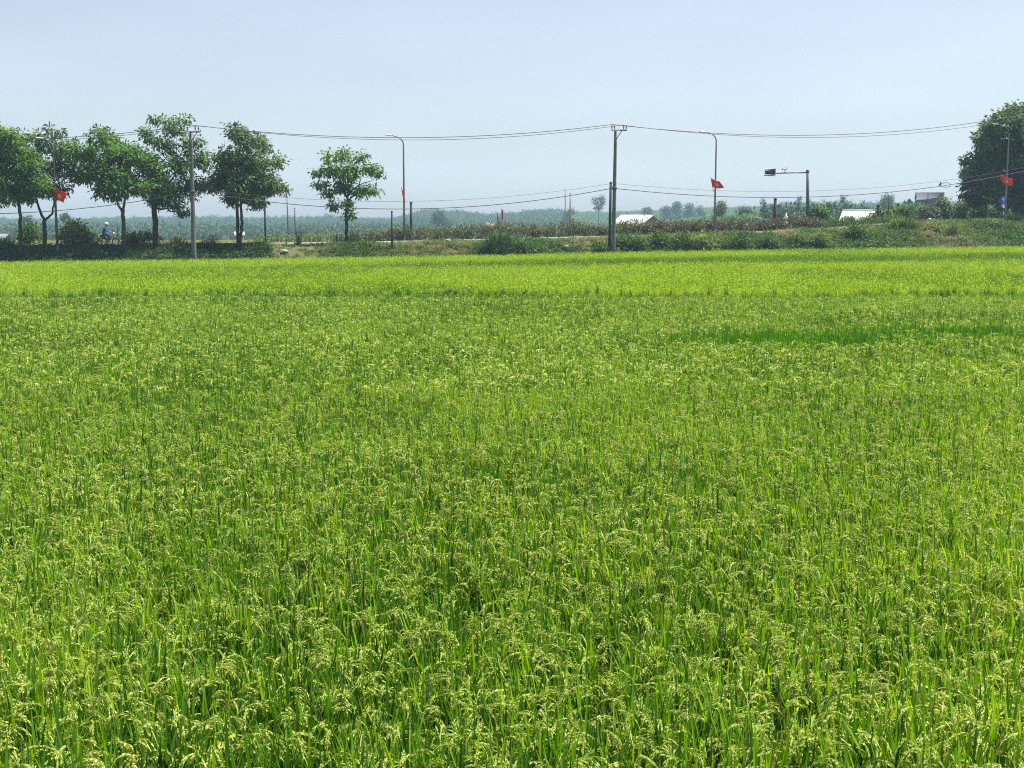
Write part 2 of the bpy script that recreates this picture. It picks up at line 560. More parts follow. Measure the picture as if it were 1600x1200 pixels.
# ------------------------------------------------------------------ scattered masses (one object each)
def scatter(name, variants, P, rot, scl, pick, mats, label, cat):
    """variants: list of (V, quads, tris, qmat, tmat). The object's own mesh holds the variants and one loose
    vertex per plant; geometry nodes set a copy of a variant on every loose vertex."""
    Vs, Qs, Ts, qm, tm, vid = [], [], [], [], [], []
    n = 0
    for i, (V, Q, T, a, b) in enumerate(variants):
        Vs.append(V); vid.append(np.full(len(V), i))
        if Q is not None and len(Q): Qs.append(np.asarray(Q) + n); qm.append(a)
        if T is not None and len(T): Ts.append(np.asarray(T) + n); tm.append(b)
        n += len(V)
    Vs.append(P); vid.append(np.full(len(P), -1))
    V = np.concatenate(Vs)
    me = np_mesh(name, V, np.concatenate(Qs) if Qs else None, np.concatenate(Ts) if Ts else None, mats,
                 np.concatenate(qm) if qm else None, np.concatenate(tm) if tm else None)
    z = np.zeros(n)

    def attr(nm, ty, key, data):
        a = me.attributes.new(nm, ty, 'POINT')
        a.data.foreach_set(key, np.ascontiguousarray(data).ravel())
    attr("variant", 'INT', "value", np.concatenate(vid).astype(np.int32))
    attr("pick", 'INT', "value", np.concatenate([z, pick]).astype(np.int32))
    attr("turn", 'FLOAT_VECTOR', "vector", np.concatenate([np.zeros((n, 3)), rot]).astype(np.float32))
    attr("size", 'FLOAT', "value", np.concatenate([z, scl]).astype(np.float32))
    o = obj(name, me)
    tag(o, label, cat, kind='stuff')
    g = bpy.data.node_groups.new(name + "_scatter", 'GeometryNodeTree')
    g.interface.new_socket("Geometry", in_out='INPUT', socket_type='NodeSocketGeometry')
    g.interface.new_socket("Geometry", in_out='OUTPUT', socket_type='NodeSocketGeometry')
    N, L = g.nodes, g.links
    gi, go = N.new('NodeGroupInput'), N.new('NodeGroupOutput')

    def named(nm, ty):
        a = N.new('GeometryNodeInputNamedAttribute')
        a.data_type = ty
        a.inputs["Name"].default_value = nm
        return a.outputs["Attribute"]
    var = named("variant", 'INT')
    cmp = N.new('FunctionNodeCompare'); cmp.data_type = 'INT'; cmp.operation = 'GREATER_EQUAL'
    ia = [s for s in cmp.inputs if s.enabled and s.type == 'INT']
    L.new(var, ia[0]); ia[1].default_value = 0
    sep = N.new('GeometryNodeSeparateGeometry'); sep.domain = 'POINT'
    L.new(gi.outputs[0], sep.inputs["Geometry"]); L.new(cmp.outputs[0], sep.inputs["Selection"])
    sp = N.new('GeometryNodeSplitToInstances'); sp.domain = 'POINT'
    L.new(sep.outputs["Selection"], sp.inputs["Geometry"]); L.new(var, sp.inputs["Group ID"])
    mp = N.new('GeometryNodeMeshToPoints'); mp.mode = 'VERTICES'
    L.new(sep.outputs["Inverted"], mp.inputs["Mesh"])
    ip = N.new('GeometryNodeInstanceOnPoints')
    L.new(mp.outputs[0], ip.inputs["Points"]); L.new(sp.outputs["Instances"], ip.inputs["Instance"])
    ip.inputs["Pick Instance"].default_value = True
    L.new(named("pick", 'INT'), ip.inputs["Instance Index"])
    er = N.new('FunctionNodeEulerToRotation')
    L.new(named("turn", 'FLOAT_VECTOR'), er.inputs[0]); L.new(er.outputs[0], ip.inputs["Rotation"])
    L.new(named("size", 'FLOAT'), ip.inputs["Scale"])
    L.new(ip.outputs[0], go.inputs[0])
    md = o.modifiers.new("scatter", 'NODES')
    md.node_group = g
    return o


def unit(v):
    return v / (np.linalg.norm(v, axis=-1, keepdims=True) + 1e-9)


def ribbons(base, d0, side, length, width, bend, seg=4, taper=1.0, start=1.0):
    """n curved ribbons. base (n,3), d0 (n,3) start direction, bend (n,3) added to the direction along the way"""
    n = len(base)
    pts = [base]
    d = d0.copy()
    for k in range(seg):
        d = unit(d + bend / seg)
        pts.append(pts[-1] + d * (length / seg)[:, None])
    V = []
    for k in range(seg + 1):
        t = k / seg
        w = width * (start + (1 - start) * min(1, t * 3)) * (1 - t ** 2.2 * taper) * 0.5
        V.append(pts[k] - side * w[:, None]); V.append(pts[k] + side * w[:, None])
    V = np.stack(V, 1)                                   # n, 2(seg+1), 3
    m = 2 * (seg + 1)
    f = np.array([(2 * k, 2 * k + 1, 2 * k + 3, 2 * k + 2) for k in range(seg)])
    Q = (np.arange(n)[:, None, None] * m + f[None]).reshape(-1, 4)
    return V.reshape(-1, 3), Q, np.stack(pts, 1)


def rdir(n):
    a = rng.uniform(0, 2 * np.pi, n)
    return np.stack([np.cos(a), np.sin(a), np.zeros(n)], 1)


UP = np.array([0, 0, 1.0])


class Plant:
    def __init__(self):
        self.V, self.Q, self.m, self.n = [], [], [], 0

    def add(self, V, Q, mi):
        self.V.append(V); self.Q.append(Q + self.n); self.m.append(np.broadcast_to(mi, len(Q)).copy()); self.n += len(V)

    def out(self):
        return np.concatenate(self.V), np.concatenate(self.Q), None, np.concatenate(self.m), None


def rice_clump(leaf=0, heads=5, tillers=7, radius=0.07, grains=True, top=1.0, width=0.012, leaf_len=(0.28, 0.46), up=0.2):
    P = Plant()
    # leaves, mostly upright
    n = tillers * 3
    r = rdir(n) * (radius * np.sqrt(rng.random(n)))[:, None]
    b = r + UP * rng.uniform(0.38, 0.60, n)[:, None] * top
    out = rdir(n)
    d0 = unit(UP + out * rng.uniform(0.02, up, n)[:, None])
    side = np.cross(out, UP)
    side = unit(side + out * rng.normal(0, 0.5, n)[:, None])
    ln = rng.uniform(*leaf_len, n) * top
    V, Q, _ = ribbons(b, d0, side, ln, rng.uniform(0.8, 1.25, n) * width, out * rng.uniform(0.0, 0.45, n)[:, None] + UP * rng.uniform(-0.3, 0.1, n)[:, None], seg=4)
    P.add(V, Q, np.where(np.repeat(rng.random(n) < 0.035, 4), 4, leaf))
    # flag leaves that stand up above the heads
    k = max(2, tillers // 2)
    r = rdir(k) * (radius * rng.random(k))[:, None]
    out = rdir(k)
    V, Q, _ = ribbons(r + UP * 0.58 * top, unit(UP + out * 0.1), np.cross(out, UP), rng.uniform(0.30, 0.50, k) * top, rng.uniform(1.1, 1.6, k) * width, out * 0.12, seg=3)
    P.add(V, Q, leaf)
    # culms down to the water
    r = rdir(tillers) * (radius * np.sqrt(rng.random(tillers)))[:, None]
    V, Q, _ = ribbons(r, unit(UP + r), rdir(tillers), np.full(tillers, 0.66), np.full(tillers, 0.007), r * 0.2, seg=2, taper=0.2)
    P.add(V, Q, leaf)
    # panicles
    if heads:
        n = heads
        r = rdir(n) * (radius * np.sqrt(rng.random(n)))[:, None]
        out = rdir(n)
        b = r + UP * rng.uniform(0.72, 0.86, n)[:, None] * top
        ln = rng.uniform(0.12, 0.19, n)
        V, Q, ax = ribbons(b, unit(UP + out * 0.2), np.cross(out, UP), ln, np.full(n, 0.004), out * rng.uniform(0.5, 1.5, n)[:, None] - UP * rng.uniform(0.6, 3.2, n)[:, None], seg=6, taper=0.3)
        P.add(V, Q, 1)
        nb = 6
        for j in range(nb):
            t = 1.3 + 4.7 * j / nb
            i0 = int(t); f = t - i0
            q = ax[:, i0] * (1 - f) + ax[:, min(i0 + 1, 6)] * f
            tan = unit(ax[:, min(i0 + 1, 6)] - ax[:, i0])
            bd = unit(tan + rdir(n) * rng.uniform(0.08, 0.34, n)[:, None])
            bl = rng.uniform(0.065, 0.105, n) * (1 - 0.3 * j / nb)
            if grains:
                seg = 10
                _, _, pp = ribbons(q, bd, out, bl, np.full(n, 0.004), -UP * rng.uniform(0.6, 1.6, n)[:, None], seg=seg)
                c = pp[:, 1:].reshape(-1, 3)
                dd = unit(np.diff(pp, axis=1).reshape(-1, 3) + rng.normal(0, 0.0022, (n * seg, 3)))
                s = unit(np.cross(dd, rng.normal(0, 1, (n * seg, 3))))
                L, W = 0.0115, 0.0043
                GV = np.stack([c - dd * L * 0.6, c + s * W, c + dd * L, c - s * W], 1).reshape(-1, 3)
                GQ = np.arange(len(GV)).reshape(-1, 4)
                P.add(GV, GQ, 1)
            else:
                s = unit(np.cross(bd, rng.normal(0, 1, (n, 3))))
                GV, GQ, _ = ribbons(q, bd, s, bl * 1.15, np.full(n, 0.0125), -UP * rng.uniform(0.5, 1.2, n)[:, None], seg=3, taper=0.8)
                P.add(GV, GQ, 1)
    return P.out()


def young_clump(leaf, blades=32, heads=3, radius=0.2, h=(0.45, 0.78), width=0.02):
    P = Plant()
    n = blades
    r = rdir(n) * (radius * np.sqrt(rng.random(n)))[:, None]
    out = rdir(n)
    V, Q, _ = ribbons(r, unit(UP + out * rng.uniform(0.02, 0.3, n)[:, None]), unit(np.cross(out, UP) + out * rng.normal(0, .5, n)[:, None]), rng.uniform(*h, n), np.full(n, width),
                      out * rng.uniform(0, 0.5, n)[:, None], seg=3)
    P.add(V, Q, leaf)
    if heads:
        n = heads
        r = rdir(n) * (radius * np.sqrt(rng.random(n)))[:, None]
        out = rdir(n)
        V, Q, _ = ribbons(r + UP * rng.uniform(h[0], h[1] * 0.9, n)[:, None], unit(UP + out * 0.4), np.cross(out, UP), rng.uniform(0.12, 0.2, n), np.full(n, 0.022),
                          out * 1.2 - UP * 1.2, seg=3, taper=0.7)
        P.add(V, Q, 2)
    return P.out()


def jitter_grid(y0, y1, step, margin=3.0, half=0.43):
    ys = np.arange(y0, y1, step)
    out = []
    for y in ys:
        w = half * y + margin
        xs = np.arange(-w, w, step)
        out.append(np.stack([xs, np.full(len(xs), y)], 1))
    p = np.concatenate(out)
    return p + rng.uniform(-0.62, 0.62, p.shape) * step


def smooth_noise(x, y, s, seed=0):
    r = np.random.default_rng(seed)
    v = np.zeros_like(x)
    for k in range(6):
        a = r.uniform(0, 2 * np.pi); f = s * r.uniform(0.5, 2.0); ph = r.uniform(0, 6.28)
        u = np.cos(a) * x + np.sin(a) * y
        w = -np.sin(a) * x + np.cos(a) * y
        v += np.sin(u * f + ph + 1.4 * np.sin(w * f * 0.7 + ph * 2))
    return v / 6


def rice_field():
    NV = 8
    mats = [M['rice_leaf'], M['panicle'], M['rice_dark'], M['weed_leaf'], M['dry']]
    var = []
    for i in range(NV): var.append(rice_clump(0, heads=random.choice((4, 4, 5, 6)), tillers=6, width=0.0175))
    for i in range(4): var.append(rice_clump(2, heads=2, tillers=7, width=0.0145, top=1.04))
    for i in range(2): var.append(rice_clump(3, heads=1, tillers=8, width=0.014, top=1.03, up=0.14))
    nearv = len(var)
    for i in range(NV): var.append(rice_clump(0, heads=random.choice((5, 6, 7)), tillers=7, grains=False, radius=0.095, width=0.019))
    for i in range(4): var.append(rice_clump(2, heads=2, tillers=8, grains=False, radius=0.095, width=0.018))
    for i in range(2): var.append(rice_clump(3, heads=0, tillers=12, grains=False, radius=0.095, width=0.018, top=1.06, up=0.16))
    A = jitter_grid(3.6, 19, 0.125, 5.0)
    B = jitter_grid(19, 47.5, 0.175, 5.5)
    lim = lambda x, y: 44.9 + 0.9 * smooth_noise(x, y * 0, 0.2, 41) + 0.4 * smooth_noise(x, y, 1.6, 42)
    B = B[B[:, 1] < lim(B[:, 0], B[:, 1]) + rng.normal(0, 0.5, len(B))]
    P = np.concatenate([A, B])
    near = np.concatenate([np.ones(len(A), bool), np.zeros(len(B), bool)])
    x, y = P[:, 0], P[:, 1]
    n = len(P)
    z = ground_z(x, y)
    f = smooth_noise(x, y, 0.5, 3) + 0.6 * smooth_noise(x, y, 1.9, 4) + rng.normal(0, 0.25, n)
    dark = (f > 0.3) & (rng.random(n) < 0.55)
    dark |= (rng.random(n) < sstep((y - 41.5) / 2.5) * np.where(x < 2, 0.45, 0.2))
    d1 = ((x - 5.9) / 2.6) ** 2 + ((y - 27.8) / 1.3) ** 2 + rng.normal(0, 0.6, n)
    d2 = ((x - 10.6) / 1.9) ** 2 + ((y - 29.2) / 1.1) ** 2 + rng.normal(0, 0.55, n)
    d3 = ((x - 1.9) / 0.5) ** 2 + ((y - 6.3) / 0.5) ** 2
    weed = ((d1 < 1) | (d2 < 1)) & (rng.random(n) < 0.8)
    pick = rng.integers(0, NV, n)
    pick = np.where(dark, NV + rng.integers(0, 4, n), pick)
    pick = np.where(weed, NV + 4 + rng.integers(0, 2, n), pick)
    pick = np.where(near, pick, pick + nearv)
    scl = rng.uniform(0.86, 1.08, n) * (1 + 0.06 * smooth_noise(x, y, 0.8, 9)) * (1 - 0.2 * sstep((y - 41.5) / 3.5))
    rot = np.stack([rng.normal(0, 0.07, n), rng.normal(0.03, 0.07, n), rng.uniform(0, 6.28, n)], 1)
    scatter("rice_field", var, np.stack([x, y, z - 0.02], 1), rot, scl, pick, mats,
            "ripening rice with drooping pale panicles filling the near field", "rice field")

    mats = [M['young_leaf'], M['young_dark'], M['young_head']]
    var = []
    for i in range(5): var.append(young_clump(0))
    for i in range(4): var.append(young_clump(1, heads=1))
    C = jitter_grid(42.5, 113, 0.30, 7.0)
    x, y = C[:, 0], C[:, 1]
    keep = (y < Ye(x) - 0.15 + 0.35 * smooth_noise(x, y, 0.9, 44)) & (y > lim(x, y) + rng.normal(-0.4, 0.5, len(x)))
    x, y = x[keep], y[keep]
    n = len(x)
    z = ground_z(x, y)
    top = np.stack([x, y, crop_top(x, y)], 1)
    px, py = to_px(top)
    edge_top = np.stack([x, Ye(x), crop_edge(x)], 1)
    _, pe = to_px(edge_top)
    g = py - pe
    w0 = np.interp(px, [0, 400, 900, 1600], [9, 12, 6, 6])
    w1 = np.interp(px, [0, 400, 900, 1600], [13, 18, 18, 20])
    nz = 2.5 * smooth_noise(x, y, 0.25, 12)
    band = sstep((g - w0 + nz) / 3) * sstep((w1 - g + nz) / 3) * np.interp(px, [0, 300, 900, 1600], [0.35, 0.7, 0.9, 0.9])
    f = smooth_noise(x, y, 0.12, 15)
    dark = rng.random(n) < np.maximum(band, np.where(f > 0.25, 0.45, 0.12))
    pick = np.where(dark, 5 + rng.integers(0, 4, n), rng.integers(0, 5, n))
    rot = np.stack([rng.normal(0, 0.05, n), rng.normal(0, 0.05, n), rng.uniform(0, 6.28, n)], 1)
    scatter("far_rice_field", var, np.stack([x, y, z - 0.02], 1), rot, rng.uniform(0.92, 1.1, n), pick, mats,
            "brighter yellow-green rice in the strip of field below the bank", "rice field")


rice_field()


# ------------------------------------------------------------------ foliage
def leaf_quads(c, axis, L, w, flop=0.6):
    n = len(c)
    nrm = unit(rng.normal(0, flop, (n, 3)) + UP)
    s = unit(np.cross(axis, nrm))
    a = axis * L[:, None]
    V = np.stack([c, c + a * 0.45 + s * (w * 0.5)[:, None], c + a, c + a * 0.45 - s * (w * 0.5)[:, None]], 1)
    return V.reshape(-1, 3)


def crown_leaves(blobs, leaf=0.32, per=24, dens=30, spread=0.26, droop=0.5, ratio=0.42, flat=0.85, shell=0.45):
    """blobs: (n,4) centre and radius. Sprays of leaves sit through each blob, thicker towards its skin."""
    Vs = []
    for bx, by, bz, r in blobs:
        k = max(4, int(dens * r * r))
        d = unit(rng.normal(0, 1, (k, 3)))
        rr = r * rng.random(k) ** shell * rng.uniform(0.8, 1.12, k)
        cc = np.array([bx, by, bz]) + d * rr[:, None] * np.array([1, 1, flat])
        m = rng.integers(int(per * 0.5), int(per * 1.4) + 1, k)
        c = np.repeat(cc, m, 0)
        o = np.repeat(d, m, 0)
        n = len(c)
        off = rng.normal(0, 1, (n, 3)) * spread * np.array([1, 1, 0.75])
        c = c + off
        ax = unit(o * 0.5 + unit(off) * 0.7 + rng.normal(0, 0.45, (n, 3)) - UP * droop)
        Vs.append(leaf_quads(c, ax, rng.uniform(0.7, 1.3, n) * leaf, rng.uniform(0.8, 1.2, n) * leaf * ratio))
    V = np.concatenate(Vs)
    return V, np.arange(len(V)).reshape(-1, 4)


def px_blobs(spec, Y, base, thick=0.75):
    """photo-pixel blobs at distance Y -> local metre blobs with depth of their own"""
    xs = np.array([s[0] for s in spec], float); W = (xs.max() - xs.min()) / 2 + 1
    cx = (xs.max() + xs.min()) / 2
    out = []
    for i, (px, py, r) in enumerate(spec):
        p = at(px, py, Y)
        half = math.sqrt(max(0.15, 1 - ((px - cx) / (W * 1.15)) ** 2)) * (W / ppm(Y)) * thick
        p = p + np.array([0, half * (-1, 1, 0.25, -0.5, 0.7, -0.1)[i % 6] * rng.uniform(0.5, 1.0), 0])
        out.append([*(p - base), r / ppm(Y)])
    # fill the far and near side of the crown with a second set
    for i in range(len(out)):
        b = out[i]
        out.append([b[0] * 0.85, -b[1] * 0.8, b[2], b[3] * 0.8])
    return np.array(out)


def limb(mb, a, b, ra, rb, wobble=0.05, n=6):
    t = np.linspace(0, 1, n)[:, None]
    p = a + (b - a) * t
    L = np.linalg.norm(b - a)
    p[1:-1] += rng.normal(0, wobble * L * 0.4, (n - 2, 3))
    mb.tube(p, np.linspace(ra, rb, n), 7)


def tree(label, basepx, Y, crown, stems, leafm, barkm='bark', leaf=0.32, dens=31, per=22, droop=0.65, name="tree", cat="tree", group=None, spread=0.2, reach=True, z0=None, thick=0.75, ratio=0.42):
    """stems: list of pixel polylines [(px,py),...], with radius in metres at the two ends"""
    base = at(*basepx, Y)
    base[2] = ground_z(base[0], base[1]) if z0 is None else z0
    t = root(name, base, label, cat, group)
    blobs = px_blobs(crown, Y, base, thick)
    mb = MB()
    ends = []
    for pts, ra, rb in stems:
        P = np.array([at(a, b, Y) - base for a, b in pts])
        if np.allclose(pts[0], basepx):
            P[0] = (0, 0, -0.15)
        m = 14
        s = np.linspace(0, len(P) - 1, m)
        Q = np.stack([np.interp(s, np.arange(len(P)), P[:, k]) for k in range(3)], 1)
        Q[1:-1] += rng.normal(0, 0.02, (m - 2, 3))
        rr = np.linspace(ra, rb, m)
        if np.allclose(pts[0], basepx):
            rr[0] *= 1.5
        mb.tube(Q, rr, 8)
        ends.append((Q[-1], rb, Q[-3]))
    if reach:
        for b in blobs[:len(crown)]:
            e, r, e2 = min(ends, key=lambda q: np.linalg.norm(q[0] - b[:3]))
            limb(mb, e - (e - e2) * rng.random(), b[:3] + np.array([0, 0, -0.1]), min(r * 0.75, 0.09), 0.015, 0.12)
    mb.build("trunk", M[barkm], t, smooth=True)
    V, Q = crown_leaves(blobs, leaf, per, dens, spread, droop, ratio)
    obj("crown", np_mesh("crown", V, Q, mats=[M[leafm]]), t)
    return t


# roadside trees
YT = lambda px, k=-1.6: float(Yr((px - 800) / F * 98) + k)
tree("bright green tree at left edge on one thin straight dark trunk", (31, 400), 93.0,
     [(-22, 258, 36), (12, 235, 34), (42, 262, 30), (12, 288, 34), (58, 288, 20), (-12, 215, 22), (28, 212, 14), (-25, 300, 30), (40, 300, 20)],
     [([(31, 400), (32, 360), (31, 325), (25, 300)], 0.14, 0.11)], 'tree_bright', 'bark_dark', group="street trees along the road")
tree("wispy dark tree with low forked trunk behind the first red flag", (70, 387), YT(70),
     [(74, 222, 16), (92, 236, 18), (58, 212, 10), (84, 262, 22), (106, 258, 15), (68, 292, 20), (96, 296, 17), (88, 205, 9), (110, 225, 8), (52, 250, 10), (60, 235, 10)],
     [([(70, 387), (70, 365), (69, 345)], 0.17, 0.15), ([(69, 345), (61, 325), (55, 305)], 0.11, 0.07), ([(69, 345), (81, 335), (85, 312)], 0.10, 0.06)],
     'tree_dark', 'bark_dark', dens=20, group="street trees along the road")
tree("broad green tree whose forked pale trunk stands right of the motorcyclist", (193, 388), YT(193) - 0.6,
     [(134, 240, 22), (160, 218, 20), (186, 242, 27), (150, 268, 27), (214, 244, 23), (240, 262, 21), (200, 284, 27), (236, 290, 21), (166, 292, 21), (122, 272, 16), (157, 205, 8), (250, 300, 14)],
     [([(193, 388), (193, 360), (192, 333)], 0.17, 0.14), ([(192, 333), (184, 318), (178, 300)], 0.10, 0.06), ([(192, 333), (195, 312), (200, 295)], 0.11, 0.07)],
     'tree_bright', 'bark', group="street trees along the road")
tree("tall open-topped dark tree left of the left utility pole", (243, 386), YT(243) + 0.4,
     [(238, 214, 10), (270, 200, 13), (288, 189, 10), (302, 222, 14), (258, 226, 15), (322, 252, 15), (286, 256, 20), (262, 290, 24), (300, 292, 20), (322, 290, 15), (244, 308, 17), (226, 206, 6), (275, 315, 14), (248, 187, 5), (312, 236, 10), (290, 330, 6)],
     [([(243, 386), (243, 350), (240, 318)], 0.22, 0.20), ([(240, 318), (262, 290), (280, 262)], 0.10, 0.05)],
     'tree_dark', 'bark_dark', dens=24, group="street trees along the road")
tree("rounded tree with close double trunk right of the left utility pole", (373, 389), YT(373),
     [(376, 212, 17), (400, 222, 18), (360, 242, 21), (394, 254, 26), (426, 252, 14), (350, 272, 23), (380, 284, 27), (416, 284, 23), (332, 288, 14), (431, 290, 12), (340, 246, 10), (362, 305, 15), (400, 307, 17), (440, 297, 7), (372, 200, 8), (406, 318, 9)],
     [([(373, 389), (371, 345), (369, 305)], 0.15, 0.10), ([(375, 388), (378, 345), (376, 305)], 0.12, 0.09)],
     'tree_olive', 'bark_dark', group="street trees along the road")
tree("lone small tree with gappy round crown standing apart left of a lamp post", (541, 387), YT(541),
     [(514, 246, 8), (537, 241, 10), (564, 244, 7), (520, 266, 13), (550, 268, 16), (580, 262, 7), (501, 286, 8), (494, 268, 4), (536, 290, 12), (566, 296, 11), (586, 296, 7), (510, 302, 6), (594, 270, 4), (541, 316, 5), (519, 321, 2.5), (548, 335, 3)],
     [([(541, 387), (542, 355), (541, 330), (543, 305)], 0.15, 0.08), ([(541, 328), (530, 323), (517, 321)], 0.04, 0.02)],
     'tree_bright', 'bark_dark', dens=34, thick=0.6, group="street trees along the road")
tree("huge dense dark tree at right edge behind lamp post and flag", (1592, 346), 122.0,
     [(1560, 195, 24), (1590, 188, 26), (1624, 200, 34), (1535, 218, 19), (1530, 252, 21), (1560, 238, 27), (1590, 238, 32), (1624, 250, 40), (1522, 286, 18), (1550, 282, 28), (1586, 285, 32), (1624, 292, 38), (1513, 268, 10), (1540, 305, 20), (1574, 308, 22), (1545, 200, 14), (1512, 300, 9), (1578, 175, 12), (1600, 172, 12)],
     [([(1592, 346), (1592, 325), (1593, 300)], 0.62, 0.5), ([(1593, 305), (1575, 285), (1560, 260)], 0.3, 0.12), ([(1593, 302), (1610, 280), (1620, 255)], 0.3, 0.12)],
     'tree_olive', 'bark_dark', leaf=0.42, dens=28, per=24, spread=0.22)


# ------------------------------------------------------------------ bushes, hedges, weeds
def bush(label, px, py, w, h, leafm, Y, leaf=0.26, dens=60, kind='round', name="bush", cat="bush", group=None, depth=None):
    base = at(px, py, Y)
    base[2] = ground_z(base[0], Y)
    s = ppm(Y)
    W, H = w / s / 2, 1.05 * h / s
    D = depth or max(0.6, W * 0.7)
    t = root(name, base, label, cat, group)
    if kind == 'round':
        k = max(7, int(W * 5))
        bl = []
        for i in range(k):
            u = rng.uniform(-1, 1)
            r = min(W, H) * rng.uniform(0.3, 0.55)
            hmax = H * math.sqrt(max(0.1, 1 - (u * 0.9) ** 2)) - r
            bl.append([u * (W - r * 0.6), rng.uniform(-1, 1) * D * 0.8, max(r * 0.5, hmax * rng.uniform(0.2, 1.0)), r])
        V, Q = crown_leaves(np.array(bl), leaf, 16, dens, leaf * 0.8, 0.1, 0.45, 0.9)
        Vs, Qs = [V], [Q]
        mb = MB()
        for b in bl[:7]:
            limb(mb, np.array([b[0] * 0.25, b[1] * 0.25, -0.1]), np.array(b[:3]), 0.03, 0.01, 0.1)
        mb.build("stems", M['bark_dark'], t)
    else:                                   # tall blades
        n = int(260 * max(1, W) * max(0.8, D))
        p = np.stack([rng.normal(0, W * 0.42, n), rng.normal(0, D * 0.4, n), np.zeros(n)], 1)
        out = unit(np.stack([p[:, 0] / W, p[:, 1] / D, np.zeros(n)], 1) + rdir(n) * 0.6)
        fall = np.clip(1 - (p[:, 0] / (W * 1.25)) ** 2, 0.3, 1)
        V, Q, _ = ribbons(p, unit(UP + out * rng.uniform(0.05, 0.5, n)[:, None]), np.cross(out, UP), rng.uniform(0.55, 1.05, n) * H * fall, rng.uniform(0.7, 1.3, n) * leaf * 0.3,
                          out * rng.uniform(0.1, 1.0, n)[:, None] - UP * rng.uniform(0, 0.7, n)[:, None], seg=4)
        Vs, Qs = [V], [Q]
    obj("foliage", np_mesh("foliage", np.concatenate(Vs), Qs[0], mats=[M[leafm]]), t)
    return t


def yb(px, s):
    """distance of a spot on the bank, s = 0 at the field edge, 1 at the kerb"""
    x = (px - 800) / F * 98
    return float(Ye(x) + s * (Yr(x) - Ye(x)))


G = "bushes growing on the roadside bank"
bush("bright green bush under the fork of the wispy dark tree", 52, 386, 44, 36, 'bush_green', yb(52, 1.25) + 1, group=G)
bush("broad-leaved pale bush right of the first lamp post", 120, 388, 58, 42, 'bush_pale', yb(120, 0.9), leaf=0.34, dens=45, group=G)
bush("dark low weeds at the far left edge by the kerb", 8, 386, 46, 18, 'bush_dark', yb(8, 0.95), kind='blade', leaf=0.28, group=G)
bush("small green bush between the motorcyclist and the dark trunk", 214, 387, 40, 22, 'bush_green', yb(214, 0.95), leaf=0.28, group=G)
bush("near-black bush hugging the foot of the tall dark tree", 238, 387, 30, 26, 'bush_dark', yb(238, 0.98), leaf=0.18, group=G)
bush("pale grassy clump left of the left utility pole", 278, 390, 44, 22, 'dry', yb(278, 0.75), kind='blade', leaf=0.14, group=G)
bush("brownish bush right of the left utility pole", 328, 387, 34, 20, 'hedge', yb(328, 0.95), leaf=0.16, group=G)
bush("low green tuft on the field edge below the pale bush", 98, 402, 40, 11, 'bush_green', yb(98, 0.2), kind='blade', leaf=0.14, group=G)
bush("green tuft at the field edge beside the left utility pole", 262, 402, 40, 13, 'grass', yb(262, 0.25), kind='blade', leaf=0.14, group=G)
bush("dark leafy shoots at the foot of the lone small tree", 541, 388, 40, 22, 'bush_dark', yb(541, 1.0), leaf=0.18, group=G)
bush("little upright shrub left of the lone small tree", 465, 390, 12, 22, 'hedge', yb(465, 0.9), leaf=0.14, group=G)
bush("tall spiky dark green clump at the field edge", 778, 397, 42, 46, 'bush_dark', yb(778, 0.2), kind='blade', leaf=0.3, group=G, depth=1.3)
bush("low near-black bush around the base of the tall spiky clump", 778, 397, 54, 26, 'bush_dark', yb(778, 0.12), leaf=0.26, group=G, depth=1.2)
bush("green shoots topping the tall spiky dark clump", 782, 388, 40, 27, 'tree_dark', yb(778, 0.5), kind='blade', leaf=0.3, group=G)
bush("dark sprawling bush just right of the tall spiky clump", 826, 395, 50, 19, 'bush_green', yb(826, 0.25), leaf=0.28, group=G)
bush("bright green bush at the foot of the middle utility pole", 943, 392, 34, 20, 'bush_green', yb(943, 0.15), leaf=0.28, group=G)
bush("green creeper mound right of the middle utility pole", 985, 392, 54, 25, 'bush_green', yb(985, 0.3), leaf=0.28, group=G)
bush("tallest creeper mound below the white-roofed shed", 1046, 391, 62, 29, 'bush_green', yb(1046, 0.35), leaf=0.28, group=G)
bush("grey-green creeper mound below the red flag's lamp post", 1106, 390, 60, 25, 'bush_pale', yb(1106, 0.3), leaf=0.28, dens=60, group=G)
bush("dark creeper mound left of the bright rounded mound", 1150, 390, 44, 23, 'bush_green', yb(1150, 0.3), leaf=0.28, group=G)
bush("bright rounded creeper mound below the overhead sign", 1203, 389, 62, 25, 'bush_green', yb(1203, 0.25), leaf=0.22, group=G)
bush("grassy grey-green mound right of the bright rounded mound", 1262, 386, 62, 25, 'bush_pale', yb(1262, 0.4), leaf=0.18, dens=80, group=G)
bush("dark green bush below the bright white roof", 1338, 380, 36, 22, 'bush_green', yb(1338, 0.5), leaf=0.28, group=G)
bush("tall bright grass clump left of the parked motorbike", 1412, 374, 56, 24, 'grass', yb(1412, 0.75), kind='blade', leaf=0.28, group=G)
bush("loose green weeds below the parked motorbike", 1470, 374, 60, 20, 'bush_pale', yb(1470, 0.6), leaf=0.18, dens=60, group=G)
bush("green weeds below the blue sign", 1545, 370, 60, 18, 'bush_green', yb(1545, 0.7), leaf=0.18, dens=60, group=G)
bush("dark weed clump leaning at the foot of the blue sign", 1583, 352, 36, 22, 'bush_dark', yb(1583, 0.95), kind='blade', leaf=0.22, group=G)


